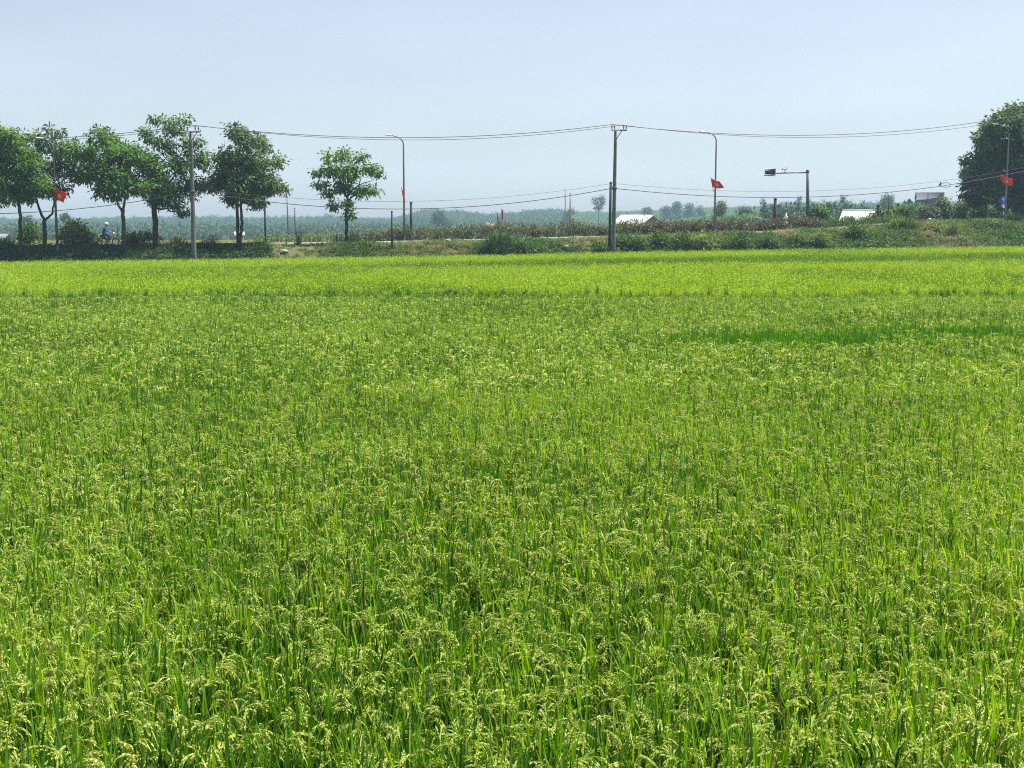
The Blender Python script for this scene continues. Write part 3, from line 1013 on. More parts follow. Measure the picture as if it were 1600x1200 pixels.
def hedge(label, px0, px1, h0, h1, leafm, k, dens=1.0, leaf=0.2, stalky=0.0, depth=1.1, name="hedge", cat="hedge"):
    """row of shrubs beyond the road, from px0 to px1; h0..h1 its height in metres"""
    x0, x1 = (px0 - 800) / F * 108, (px1 - 800) / F * 108
    n = int((x1 - x0) / 0.42)
    xm = (x0 + x1) / 2
    base = np.array([xm, Yr(xm) + k, road_z(xm)])
    t = root(name, base, label, cat)
    bl = []
    for i in range(n):
        x = x0 + (x1 - x0) * (i + rng.uniform(0.1, 0.9)) / n
        u = (x - x0) / (x1 - x0)
        H = (h0 + (h1 - h0) * u) * (0.86 + 0.14 * wob(x * 4, 3.3)) * rng.uniform(0.85, 1.1)
        for j in range(3):
            r = rng.uniform(0.22, 0.4)
            bl.append([x - xm + rng.normal(0, 0.15), Yr(x) + k + rng.normal(0, depth * 0.4) - base[1], road_z(x) - base[2] + max(r * 0.6, (H - r) * (0.35 + 0.32 * j)), r])
    V0, Q0 = crown_leaves(np.array(bl), leaf, 12, 60 * dens, 0.16, 0.0, 0.5)
    m = int((x1 - x0) * (4 + 16 * stalky))
    xs = rng.uniform(x0, x1, m)
    H = (h0 + (h1 - h0) * (xs - x0) / (x1 - x0)) * rng.uniform(0.7, 1.25, m)
    b = np.stack([xs - xm, Yr(xs) + k + rng.normal(0, depth * 0.4, m) - base[1], road_z(xs) - base[2]], 1)
    out = rdir(m)
    V, Q, _ = ribbons(b, unit(UP + out * 0.2), unit(np.cross(out, UP)), H, np.full(m, 0.045), out * 0.4, seg=3)
    obj("foliage", np_mesh("foliage", np.concatenate([V0, V]), np.concatenate([Q0, Q + len(V0)]), mats=[M[leafm], M['hedge_brown']], qmat=np.repeat([0, 1], [len(Q0), len(Q)])), t)
    return t


hedge("pale thin weeds beyond the road left of the lone small tree", 395, 530, 0.75, 0.95, 'bush_pale', ROAD_W + 1.5, dens=0.35, stalky=0.6, name="weed_row", cat="weeds")
hedge("straggly brown hedge around the second lamp post", 548, 765, 1.2, 1.6, 'hedge', ROAD_W + 1.3, dens=1.0, stalky=1.0)
hedge("olive hedge between the spiky clump and the middle utility pole", 760, 1035, 1.55, 1.35, 'hedge', ROAD_W + 1.3, dens=1.4, stalky=0.6)
hedge("dark brown-green hedge behind the creeper mounds below the third lamp post", 1020, 1335, 1.5, 1.35, 'hedge_brown', ROAD_W + 1.2, dens=1.5, stalky=0.4)
hedge("green weedy hedge along the road below the glaring white roof", 1325, 1475, 0.8, 0.85, 'bush_green', ROAD_W + 1.2, dens=1.3, stalky=0.6)


def bank_cover():
    mats = [M['grass'], M['dry'], M['bush_dark'], M['bush_green']]

    def tuft(mi, n, h, w, sp):
        P = Plant()
        r = rdir(n) * (0.22 * np.sqrt(rng.random(n)))[:, None]
        out = rdir(n)
        V, Q, _ = ribbons(r, unit(UP + out * rng.uniform(0.1, sp, n)[:, None]), np.cross(out, UP), rng.uniform(0.5, 1.1, n) * h, np.full(n, w), out * 0.9 - UP * rng.uniform(0, .7, n)[:, None], seg=3)
        P.add(V, Q, mi)
        return P.out()

    def sprig(mi, n, size):
        P = Plant()
        c = np.stack([rng.normal(0, 0.17, n), rng.normal(0, 0.17, n), rng.uniform(0.02, 0.35, n)], 1)
        V = leaf_quads(c, unit(rng.normal(0, 1, (n, 3))), np.full(n, size), np.full(n, size * 0.5))
        P.add(V, np.arange(len(V)).reshape(-1, 4), mi)
        return P.out()
    var = [tuft(0, 22, 0.45, 0.035, 0.8), tuft(0, 18, 0.65, 0.035, 0.6), tuft(1, 24, 0.4, 0.03, 1.1), tuft(1, 20, 0.55, 0.03, 0.9), sprig(3, 20, 0.22), sprig(2, 24, 0.22), tuft(0, 20, 0.25, 0.02, 1.0), tuft(1, 20, 0.22, 0.02, 1.4)]
    n = 30000
    x = rng.uniform(-60, 62, n)
    s = rng.random(n) * 1.0
    y = Ye(x) - 0.1 + s * (Yr(x) - Ye(x) - 0.1)
    px, _ = to_px(np.stack([x, y, ground_z(x, y)], 1))
    g = smooth_noise(x, y, 0.6, 21) + rng.normal(0, 0.35, n)
    right = sstep((px - 900) / 250)
    bare = (px > 425) & (px < 500)
    keep = rng.random(n) < np.where(bare, 0.2, 0.55 + 0.45 * sstep((px - 480) / 80))
    pick = np.where(g > 0.42, rng.integers(2, 4, n), rng.integers(0, 2, n))
    pick = np.where((g < -0.25), 4, pick)
    pick = np.where((px < 420) & (rng.random(n) < 0.7), 5, pick)  # left bank: dark-leaved sprigs stand in for the shadow under the trees
    low = (s < 0.25) & (px > 1230) & (rng.random(n) < 0.5)
    pick = np.where(low, np.where(rng.random(n) < 0.5, 2, 7), pick)
    low2 = (s < 0.35) & (px > 640) & (px < 930) & (rng.random(n) < 0.35)
    pick = np.where(low2, 7, pick)
    hs_ = rng.uniform(0.6, 1.25, n) * np.where(px < 960, np.interp(s, [0, 0.45, 0.7, 1], [0.9, 0.8, 0.5, 0.42]), np.interp(s, [0, 0.8, 1], [1, 0.9, 0.5]))
    x, y, pick, hs_ = x[keep], y[keep], pick[keep], hs_[keep]
    # verge beyond the road
    m = 5000
    x2 = rng.uniform(-60, 62, m)
    y2 = Yr(x2) + ROAD_W + 0.5 + rng.random(m) ** 1.5 * 9
    x = np.concatenate([x, x2]); y = np.concatenate([y, y2]); pick = np.concatenate([pick, rng.integers(0, 4, m)])
    hs_ = np.concatenate([hs_, rng.uniform(0.3, 0.6, m)])
    n = len(x)
    scatter("bank_grass", var, np.stack([x, y, ground_z(x, y) - 0.03], 1), np.stack([rng.normal(0, .1, n), rng.normal(0, .1, n), rng.uniform(0, 6.28, n)], 1),
            hs_, pick, mats, "green and straw-dry grass covering the roadside bank", "grass")


bank_cover()


# ------------------------------------------------------------------ woods on the far slope
def forest_variant(mi, r, h, n, leaf, cone=0.0):
    P = Plant()
    k = 9
    b = np.stack([rng.normal(0, r * 0.45, k), rng.normal(0, r * 0.45, k), h - r * rng.uniform(0.5, 1.4, k), rng.uniform(0.35, 0.6, k) * r], 1)
    if cone:
        tt = rng.random(k)
        b[:, 2] = h * (0.3 + 0.65 * tt); b[:, 3] = r * (1.05 - 0.85 * tt) * 0.7; b[:, :2] *= (1 - tt)[:, None]
    i = rng.integers(0, k, n)
    d = unit(rng.normal(0, 1, (n, 3)))
    c = b[i, :3] + d * (b[i, 3] * rng.random(n) ** 0.35)[:, None]
    V = leaf_quads(c, unit(d * 0.5 + rng.normal(0, 0.6, (n, 3)) - UP * 0.2), rng.uniform(0.7, 1.3, n) * leaf, rng.uniform(0.8, 1.2, n) * leaf * 0.6)
    P.add(V, np.arange(len(V)).reshape(-1, 4), mi)
    # trunk
    a = np.arange(5) / 5 * 2 * np.pi
    V = np.concatenate([np.stack([np.cos(a) * 0.25, np.sin(a) * 0.25, np.zeros(5)], 1), np.stack([np.cos(a) * 0.12, np.sin(a) * 0.12, np.full(5, h * 0.75)], 1)])
    P.add(V, np.array([(j, (j + 1) % 5, 5 + (j + 1) % 5, 5 + j) for j in range(5)]), 2)
    return P.out()


def woods():
    mats = [M['forest'], M['plantation'], M['bark_dark']]
    var = [forest_variant(0, rng.uniform(3.6, 4.8), rng.uniform(8.5, 11.5), 420, 1.3) for _ in range(5)]
    var += [forest_variant(1, 3.0, 6.5, 300, 1.1) for _ in range(2)]
    var += [forest_variant(0, 2.4, 11, 260, 1.0, 1.0)]
    P = []
    y = 430.0
    while y < 1120:
        step = 5.5 + (y - 430) * 0.006
        w = y * 0.47 + 20
        xs = np.arange(-w, w, step)
        P.append(np.stack([xs + rng.uniform(-2.6, 2.6, len(xs)), y + rng.uniform(-4, 4, len(xs))], 1))
        y += step * (1.1 if y < 480 or y > 940 else 1.5)
    y = 235.0
    while y < 430:
        xs = np.arange(y * 0.075, y * 0.44, 3.2)
        P.append(np.stack([xs + rng.uniform(-1.3, 1.3, len(xs)), y + rng.uniform(-2.5, 2.5, len(xs))], 1))
        y += 6.0
    P = np.concatenate(P)
    x, y = P[:, 0], P[:, 1]
    n = len(x)
    b = x / y
    plant = (b > 0.04) & (b < 0.2) & (smooth_noise(x, y, 0.01, 31) > -0.2)
    pick = np.where(plant, 5 + rng.integers(0, 2, n), rng.integers(0, 5, n))
    pick = np.where(rng.random(n) < 0.008, 7, pick)
    scl = rng.uniform(0.7, 1.15, n) * np.where(y > 900, 0.75 * rng.uniform(0.75, 1.25, n), 0.8)
    scl = np.where(y < 433, scl * rng.uniform(0.6, 0.85, n), scl)
    pick = np.where((y < 433) & (rng.random(n) < 0.6), 5 + rng.integers(0, 2, n), pick)
    z = ground_z(x, y) - 3.0 * scl
    scatter("distant_woods", var, np.stack([x, y, z], 1), np.stack([np.zeros(n), np.zeros(n), rng.uniform(0, 6.28, n)], 1), scl, pick, mats,
            "blue-hazed woods covering the slope on the horizon", "woods")


woods()

# trees that stand out one by one beyond the road
GF = "separate trees standing out beyond the road"


def far_tree(label, px, top, r, Y, leafm='forest', squash=1.0, shape='round', base_py=None, leaf=None, dens=None):
    bp = base_py if base_py is not None else 352
    base = at(px, bp, Y)
    z = float(ground_z(base[0], Y))
    s = ppm(Y)
    base_py2 = to_px(np.array([base[0], Y, z]))[1]
    H = base_py2 - top
    sp = []
    if shape == 'round':
        for k in range(9):
            a = rng.uniform(0, 6.28); q = rng.random() ** 0.5
            sp.append((px + math.cos(a) * r * 0.62 * q, top + r * 0.9 * squash + math.sin(a) * r * 0.55 * q * squash, r * rng.uniform(0.34, 0.5)))
        sp.append((px, top + r * 0.45, r * 0.42))
    elif shape == 'cone':
        for k in range(9):
            t = k / 8
            sp.append((px + rng.uniform(-1, 1) * r * t * 0.5, top + 2 + t * H * 0.85, max(1.5, r * (0.15 + 0.6 * t))))
    elif shape == 'fan':
        sp = [(px - 7, top + 5, 3.2), (px - 5, top + 11, 3.4), (px - 3, top + 17, 3.2), (px + 2, top + 3, 3.6), (px + 6, top + 6, 4.2), (px + 5, top + 12, 4.0), (px + 2, top + 17, 3.4), (px, top + 22, 3)]
    elif shape == 'bushy':
        for k in range(15):
            v = rng.random() ** 0.8
            sp.append((px + rng.uniform(-1, 1) * r * (0.35 + 0.5 * v), top + r * 0.35 + v * (H - r * 0.5), r * rng.uniform(0.34, 0.52)))
    lf = leaf or max(0.3, 2.4 / s)
    return tree(label, (px, bp), Y, sp, [([(px, bp), (px, base_py2 - H * 0.4), (px, top + r)], max(0.12, 0.9 / s), 0.08)], leafm, 'bark_dark', leaf=lf,
                dens=(dens or 10.0 / lf / lf * 0.42), per=9, spread=lf * 0.8, group=GF, z0=z, name="distant_tree", ratio=0.6)


far_tree("round hazy tree on the skyline left of the fan-shaped tree", 890, 315, 11, 620, shape='bushy')
far_tree("fan-shaped hazy tree on the skyline left of the middle pole", 935, 306, 12, 620, shape='fan')
far_tree("hazy low tree on the ridge right of the shed roof", 1012, 318, 10, 700, shape='bushy')
far_tree("leftmost of the hazy tree clump on the ridge", 1040, 315, 9, 700, shape='bushy')
far_tree("tallest of the hazy tree clump on the ridge", 1056, 312, 10, 690, shape='bushy')
far_tree("hazy ridge tree right of the tallest in the clump", 1078, 315, 10, 700, shape='bushy')
far_tree("rightmost hazy ridge tree left of the third lamp post", 1096, 317, 9, 710, shape='bushy')
far_tree("blue-green bushy tree just right of the third lamp post", 1129, 313, 15, 260, 'tree_olive', shape='bushy')
far_tree("low green tree right of the bushy blue-green tree", 1165, 322, 14, 300, 'tree_olive', shape='bushy')
far_tree("slim pointed tree left of the dark post below the sign", 1193, 311, 9, 300, 'forest', shape='cone')
far_tree("bluish tree between the pointed tree and the dark post", 1204, 318, 9, 310, 'forest', shape='bushy')
far_tree("tiny pointed tree on the skyline left of the gantry post", 1248, 307, 5, 560, shape='cone')
far_tree("green leafy tree at the foot of the gantry post", 1278, 322, 20, 135, 'bush_green', shape='bushy', leaf=0.3)
far_tree("dark blue cone-shaped tree behind the bright white roof", 1317, 305, 13, 330, 'forest', shape='cone')
far_tree("big rounded hazy tree under the cable right of the white roof", 1385, 299, 21, 420, 'forest', shape='bushy')
far_tree("broad-leaved green tree beside the two thin posts", 1378, 322, 17, 135, 'bush_green', shape='bushy', leaf=0.34)
far_tree("bushy green tree left of the grey board", 1412, 321, 19, 136, 'bush_green', shape='bushy', leaf=0.34)
far_tree("dark green tree in front of the grey board", 1448, 311, 17, 150, 'tree_olive', shape='bushy', leaf=0.3)
far_tree("rounded green tree right of the grey board", 1480, 305, 21, 152, 'tree_olive', shape='bushy', leaf=0.3)
far_tree("light green bush tree left of the huge dark tree", 1506, 314, 18, 140, 'bush_green', shape='bushy', leaf=0.28)
far_tree("green bush tree under the left side of the huge dark tree", 1536, 312, 18, 136, 'bush_green', shape='bushy', leaf=0.28)
far_tree("dim green bush tree behind the blue sign", 1562, 314, 17, 134, 'tree_olive', shape='bushy', leaf=0.28)
far_tree("hazy blue tree seen between the first lamp post and pale bush", 105, 326, 14, 300, 'forest', shape='bushy')
far_tree("hazy tree seen behind the wispy tree's forked trunk", 45, 335, 14, 300, 'forest', shape='bushy')
far_tree("green tree on the left part of the wooded rise behind the lamp", 690, 326, 18, 480, 'forest', shape='bushy')


# ------------------------------------------------------------------ utility poles and wires
def utility_pole(label, px, ptop, pbase, Y, arm, side, ins, lean=0.0, r=(0.17, 0.10), brace=1, group="concrete utility poles along the field edge", level=True):
    b = at(px, pbase, Y)
    b[2] = ground_z(b[0], Y)
    top = at(px, ptop, Y)
    H = top[2] - b[2]
    t = root("utility_pole", b, label, "utility pole", group)
    mb = MB()
    # tapered square-section concrete pole with chamfered corners
    k = 10
    path = np.stack([np.linspace(0, lean, k), np.zeros(k), np.linspace(-0.4, H - 0.35, k)], 1)
    mb.tube(path, np.linspace(r[0], r[1], k), 8)
    mb.build("pole", M['concrete'], t)
    s = ppm(Y)
    x0, x1 = (arm[0] - px) / s, (arm[1] - px) / s
    mb = MB(); mb.box(((x0 + x1) / 2, -r[1] - 0.05, H - 0.42), (x1 - x0, 0.09, 0.10))
    mb.build("crossarm", M['steel_dark'], t)
    mb = MB(); mb.tube([(lean + 0.03 * brace, -r[1] - 0.03, H - 1.1), (0.55 * brace, -r[1] - 0.05, H - 0.46)], 0.03, 6)
    mb.build("brace", M['steel_dark'], t)
    for p in ins:
        mb = MB()
        mb.lathe(((p - px) / s, -r[1] - 0.05, H - 0.37), [(0.001, 0), (0.02, 0), (0.02, 0.08), (0.06, 0.1), (0.035, 0.15), (0.06, 0.19), (0.035, 0.24), (0.05, 0.29), (0.02, 0.35), (0.001, 0.36)], 10)
        mb.build("insulator", M['porcelain'], t, smooth=True)
    mb = MB(); mb.lathe((lean * 0.5, 0, H * 0.53), [(r[0] * 0.95, -0.12), (r[0] * 1.02, -0.11), (r[0] * 1.02, 0.11), (r[0] * 0.95, 0.12)], 10)
    mb.build("band", M['steel_dark'], t)
    return t


YU0, YU1 = yb(303, 0.12), yb(958, 0.06)
utility_pole("left utility pole, pale and slim, in front of the dark trees", 303, 197, 401, YU0, (289, 318), 1, (291, 300, 312, 317), lean=0.06, r=(0.19, 0.12))
utility_pole("middle utility pole, tallest thing standing free against the sky", 958, 195, 393, YU1, (953, 977), 1, (954, 958, 972, 976), lean=0.10, r=(0.175, 0.11))
YU2 = 118.0
utility_pole("right utility pole mostly hidden behind the huge dark tree", 1640, 172, 348, YU2, (1630, 1655), 1, (1631, 1640, 1654), lean=0.0)

p = at(954, 392, YU1 + 0.45)
p[2] = ground_z(p[0], p[1])
t = root("wooden_pole", p, "short dark pole standing tight against the middle utility pole", "pole")
mb = MB()
tp = at(954.5, 285, YU1 + 0.45) - p
mb.tube([(0 - 0.1, 0, -0.3), (tp[0] * 0.5 - 0.05, 0, tp[2] * 0.5), (tp[0], 0, tp[2])], [0.12, 0.11, 0.10], 9)
mb.build("shaft", M['concrete_dark'], t, smooth=True)
mb = MB(); mb.lathe((tp[0], 0, tp[2] - 0.04), [(0.001, 0.09), (0.07, 0.09), (0.11, 0.05), (0.11, 0), (0.095, -0.02)], 9)
mb.build("cap", M['steel_dark'], t)


def wire(label, pts, rad=0.02, group="overhead cables strung along the utility poles"):
    """pts: [(px,py,Y, sag_px to the next)]"""
    P = []
    for (a, b) in zip(pts[:-1], pts[1:]):
        A, B = at(*a[:3]), at(*b[:3])
        sag = a[3] / ppm((a[2] + b[2]) / 2)
        m = 28
        tt = np.linspace(0, 1, m)
        seg = A + (B - A) * tt[:, None]
        seg[:, 2] -= 4 * sag * tt * (1 - tt)
        P.append(seg if not P else seg[1:])
    P = np.concatenate(P)
    mb = MB()
    mb.tube(P, rad * 0.88, 5)
    o = mb.build("cable", M['cable'], None, origin=P[0])
    tag(o, label, "cable", group)
    return o


L0 = (-330, 200, 90)
e = 0.2
wire("topmost overhead cable passing over the tops of the poles", [(*L0, 20), (300, 195.5, YU0 - e, 19.5), (957, 194.5, YU1 - e, 27), (1640, 171, YU2 - e, 0)], 0.026)
wire("second overhead cable hanging just below the topmost one", [(-330, 202, 90, 22), (312, 196.5, YU0 - e, 22), (972, 195.5, YU1 - e, 29), (1654, 173, YU2 - e, 0)], 0.02)
wire("thick lower cable sagging between the poles at half height", [(-330, 312, 90, 28), (303, 299, YU0 - e, 29.5), (957, 294, YU1 - e, 30), (1640, 258, YU2 - e, 0)], 0.03)
wire("thin lower cable just above the thick sagging one", [(305, 294, YU0 - e, 24), (957, 286.5, YU1 - e, 27), (1640, 253, YU2 - e, 0)], 0.012)
wire("single cable crossing the left tree crowns to the left pole", [(-330, 268, 90, 14), (302, 255, YU0 - e, 0)], 0.016)

# coil of spare cable hanging from the thick lower cable
c = at(1476, 288, 114.0)
t = root("cable_coil", c, "small loop of spare cable hanging left of the huge dark tree", "cable coil")
mb = MB()
a = np.linspace(0, 2 * np.pi, 22)
mb.tube(np.stack([0.45 * np.cos(a) + 0.1, 0.12 * np.sin(a * 2), 0.2 * np.sin(a) - 0.05], 1), 0.025, 6, cap=False)
mb.build("loop", M['cable'], t)
mb = MB(); mb.box((-0.42, 0, 0.0), (0.1, 0.1, 0.42), rot=np.array([[0.9, 0, 0.42], [0, 1, 0], [-0.42, 0, 0.9]]))
mb.build("splice_box", M['steel_dark'], t)

# short posts
GP = "dark posts and stakes along the road"
for (label, px, top, base, Y, r, m) in [
    ("thin dark post right of the double-trunked tree", 415, 318, 389, yb(415, 1.0) - 0.3, 0.075, 'concrete_dark'),
    ("faint far post left of the lone small tree, taller of two", 449.5, 308, 352, 240, 0.14, 'steel_dark'),
    ("faint far post left of the lone small tree, shorter of two", 461, 325, 362, 190, 0.1, 'steel_dark'),
    ("thin dark post left of the second lamp post", 612.5, 330, 396, yb(612, 0.35), 0.075, 'concrete_dark'),
    ("stout dark post just right of the second lamp post", 642.5, 316, 372, yb(642, 1.0) + ROAD_W + 2, 0.12, 'concrete_dark'),
    ("short faint post beside the furled red flag", 778, 334, 364, 135, 0.08, 'steel_dark'),
    ("needle-thin mast above the round hazy tree", 883, 295, 345, 600, 0.25, 'steel_dark'),
    ("pale far pole right of the round hazy tree", 891, 302, 346, 230, 0.17, 'steel'),
    ("stout dark post in the hedge left of the gantry", 1210, 310, 356, 120, 0.16, 'concrete_dark'),
    ("dark post at the right end of the white roof", 1371, 320, 362, 128, 0.17, 'concrete_dark'),
    ("thin post right of the white roof, taller of two", 1386.5, 310, 362, 129, 0.07, 'concrete_dark'),
    ("hair-thin stake between the motorcyclist and forked trunk", 184.5, 349, 384, yb(185, 1.0) + ROAD_W + 2, 0.04, 'concrete_dark'),
]:
    b = at(px, base, Y)
    b[2] = ground_z(b[0], Y)
    H = at(px, top, Y)[2] - b[2]
    t = root("post", b, label, "post", GP)
    mb = MB()
    mb.tube([(0, 0, -0.2), (0.01, 0, H * 0.5), (0.02, 0, H - 0.02)], [r, r * 0.95, r * 0.88], 8)
    mb.build("shaft", M[m], t)
    mb = MB(); mb.lathe((0.02, 0, H - 0.03), [(r * 1.1, -0.04), (r * 1.12, 0.02), (r * 0.6, 0.06), (0.001, 0.07)], 8)
    mb.build("cap", M[m], t)


# ------------------------------------------------------------------ lamp posts and flags
def lamp_post(label, px, bend, hx, hy, Y, base_py=380, m='steel'):
    b = at(px, base_py, Y)
    b[2] = ground_z(b[0], Y)
    t = root("lamp_post", b, label, "lamp post", "curved lamp posts along the road")
    s = ppm(Y)
    H = at(px, bend, Y)[2] - b[2]
    dx, dz = (hx - px) / s, (bend - hy) / s
    mb = MB()
    a = np.linspace(0, np.pi / 2, 10)
    arc = np.stack([0.75 * dx * (1 - np.cos(a)) * 0.8, np.zeros(10), H + dz * 0.82 * np.sin(a)], 1)
    mb.tube(np.concatenate([[(0, 0, -0.2), (0, 0, H * 0.3), (0, 0, H * 0.7)], arc, [(dx * 0.82, 0, H + dz * 0.95)]]),
            np.concatenate([[0.105, 0.095, 0.075], np.linspace(0.062, 0.04, 10), [0.035]]), 9)
    mb.build("pole", M[m], t, smooth=True)
    mb = MB(); mb.lathe((0, 0, 0), [(0.2, 0.0), (0.2, 0.05), (0.12, 0.08), (0.11, 0.5), (0.10, 0.52)], 10)
    mb.build("base", M['steel_dark'], t)
    # cobra head: flattened tapering shell
    mb = MB()
    L = 0.62
    prof = [(0.0, 0.04, 0.035), (0.12, 0.09, 0.06), (0.35, 0.15, 0.075), (0.55, 0.13, 0.06), (L, 0.05, 0.03)]
    V, Q = [], []
    sg = -1 if dx < 0 else 1
    for (u, w, h) in prof:
        aa = np.arange(10) / 10 * 2 * np.pi
        V.append(np.stack([np.full(10, dx * 0.80 + sg * u), w * np.cos(aa), H + dz * 0.95 + h * np.sin(aa) + 0.08 * u], 1))
    V = np.concatenate(V)
    Q = [(i * 10 + j, i * 10 + (j + 1) % 10, (i + 1) * 10 + (j + 1) % 10, (i + 1) * 10 + j) for i in range(4) for j in range(10)]
    mb.poly(V, Q)
    mb.build("lamp_head", M['lamp_white'], t, smooth=True)
    return b


def flag(label, corners, Y, staff, wave=0.10, m='flag_red', star=True, depth=0.0, group="red flags on the lamp posts"):
    """corners: pixels hoist-top, hoist-bottom, fly-top, fly-bottom; depth: how far the fly end swings towards the viewer"""
    A, B, C, D = [at(*c, Y) for c in corners]
    C = C - np.array([0, depth, 0]); D = D - np.array([0, depth, 0])
    b = at(*staff[0], Y)
    t = root("flag", b, label, "flag", group)
    e = at(*staff[1], Y) - b
    mb = MB()
    mb.tube([(0, 0, 0), e * 0.5, e], 0.022, 6)
    mb.build("flag_staff", M['steel_dark'], t)

    def S(u, v, off=0.0):
        u = np.asarray(u)[..., None]; v = np.asarray(v)[..., None]
        P = (A * (1 - v) + B * v) * (1 - u) + (C * (1 - v) + D * v) * u - b
        w = wave * np.sin(u * 8.5 + v * 2.2) * u ** 0.6
        P = P + np.array([0.25, 1.0, 0.15]) * (w + off)
        P[..., 2] -= 0.06 * np.sin(u[..., 0] * np.pi) * (1 + v[..., 0])
        return P
    nu, nv = 20, 12
    U, W = np.meshgrid(np.linspace(0, 1, nu), np.linspace(0, 1, nv))
    V = S(U, W).reshape(-1, 3)
    i = np.arange(nu - 1)[None] + np.arange(nv - 1)[:, None] * nu
    Q = np.stack([i, i + 1, i + 1 + nu, i + nu], -1).reshape(-1, 4)
    cl = obj("cloth", np_mesh("cloth", V, Q, mats=[M[m]], smooth=True), t)
    md = cl.modifiers.new("thickness", 'SOLIDIFY'); md.thickness = 0.006; md.offset = 0
    if star:
        a = np.pi / 2 + np.arange(10) * np.pi / 5
        rr = np.where(np.arange(10) % 2 == 0, 0.30, 0.125)
        for off in (-0.012, 0.012):
            u = np.concatenate([[0.5], 0.5 + rr * np.cos(a) * 0.67]); v = np.concatenate([[0.5], 0.5 - rr * np.sin(a)])
            V = S(u, v, off)
            T = [(0, 1 + k, 1 + (k + 1) % 10) for k in range(10)]
            obj("star", np_mesh("star", V, None, T, [M['star']]), t)
    return t


yl = lambda px: float(Yr((px - 800) / F * 106) + ROAD_W + 0.6)
lamp_post("first lamp post from the left, half lost in the dark tree crowns", 90, 235, 74, 216, yb(90, 0.40), 394, 'steel_dark')
lamp_post("second lamp post, standing free right of the lone small tree", 632, 226, 610, 211, yl(632))
lamp_post("third lamp post, between the middle pole and the overhead sign", 1116, 221, 1096, 206, yl(1116))
lamp_post("fourth lamp post, in front of the huge dark tree", 1570, 210, 1550, 194, 118.5, 346)
f0 = yb(90, 0.40) - 0.25
flag("red flag with yellow star hanging among the left trees", ((83, 290), (85.5, 306), (106, 302), (103, 317)), f0, ((91, 316), (82.5, 289)), depth=0.35)
flag("red flag seen edge-on on the second lamp post", ((626.5, 291), (629, 307), (632.5, 300), (635, 317)), yl(632) - 0.25, ((632, 313), (626.8, 291)), depth=1.0, wave=0.06)
flag("pinkish red flag drooping to a point on the third lamp post", ((1110.5, 278), (1113, 292), (1123, 283.5), (1131, 293)), yl(1116) - 0.25, ((1115, 300), (1110.3, 276.5)), wave=0.08, depth=0.3)
flag("bright red flag against the huge dark tree", ((1563, 272), (1564, 283), (1581, 280), (1580, 291)), 118.2, ((1569, 292), (1562.5, 270)), depth=0.3)
flag("small dull furled flag far beyond the tall spiky clump", ((783.8, 326), (783.6, 341), (786.5, 328), (785.8, 343)), 135.0, ((784, 366), (783.8, 324)), m='flag_dark', star=False, wave=0.03, depth=0.2, group=None)


# ------------------------------------------------------------------ overhead sign gantry
Yg = 121.0
b = at(1262, 356, Yg)
b[2] = ground_z(b[0], Yg)
t = root("sign_gantry", b, "grey cantilever gantry holding a small dark blue panel and a camera", "sign gantry")
g_ = lambda px, py: at(px, py, Yg) - b
mb = MB(); tp = g_(1262, 266)
mb.tube([(0, 0, -0.2), tp * 0.5, tp], [0.19, 0.155, 0.12], 10)
mb.build("post", M['steel_dark'], t, smooth=True)
mb = MB(); mb.lathe(tuple(tp), [(0.15, -0.25), (0.16, -0.05), (0.10, 0.05), (0.001, 0.1)], 10); mb.build("post_cap", M['steel_dark'], t)
mb = MB(); mb.tube([g_(1262, 269.2), g_(1240, 269.8), g_(1211, 271)], [0.085, 0.065, 0.05], 8)
mb.build("arm", M['steel'], t, smooth=True)
pan = (g_(1195.5, 264) + g_(1212, 264)) / 2
w = g_(1212, 264)[0] - g_(1195.5, 264)[0]
mb = MB(); c0 = (g_(1203.5, 268.3))
mb.box(c0, (w, 0.22, 0.52)); pb = mb.build("sign_panel", M['blue_panel'], t)
mb = MB(); mb.box(c0 + np.array([-0.02, -0.02, -0.33]), (w + 0.1, 0.30, 0.14)); mb.build("sign_ledge", M['grey_panel'], t)
mb = MB()
for (dx, dz, sx, sz) in ((0, 0.275, w + 0.04, 0.05), (-w / 2 - 0.005, 0, 0.05, 0.5), (w / 2 + 0.005, 0, 0.05, 0.5)):
    mb.box(c0 + np.array([dx, -0.11, dz]), (sx, 0.06, sz))
mb.build("sign_frame", M['grey_panel'], t)
cm = g_(1226.5, 270)
mb = MB(); mb.tube([cm, cm + np.array([0, 0, 0.3])], 0.035, 7); cmo = mb.build("camera_stem", M['steel_dark'], t)
mb = MB(); mb.box(cm + np.array([-0.02, -0.02, 0.37]), (0.42, 0.16, 0.16)); mb.lathe(cm + np.array([-0.2, -0.02, 0.37]), [(0.001, -0.1), (0.09, -0.1), (0.065, 0.0)], 10, 'x')
mb.box(cm + np.array([0.13, -0.02, 0.48]), (0.16, 0.12, 0.1))
mb.build("camera", M['grey_panel'], t)


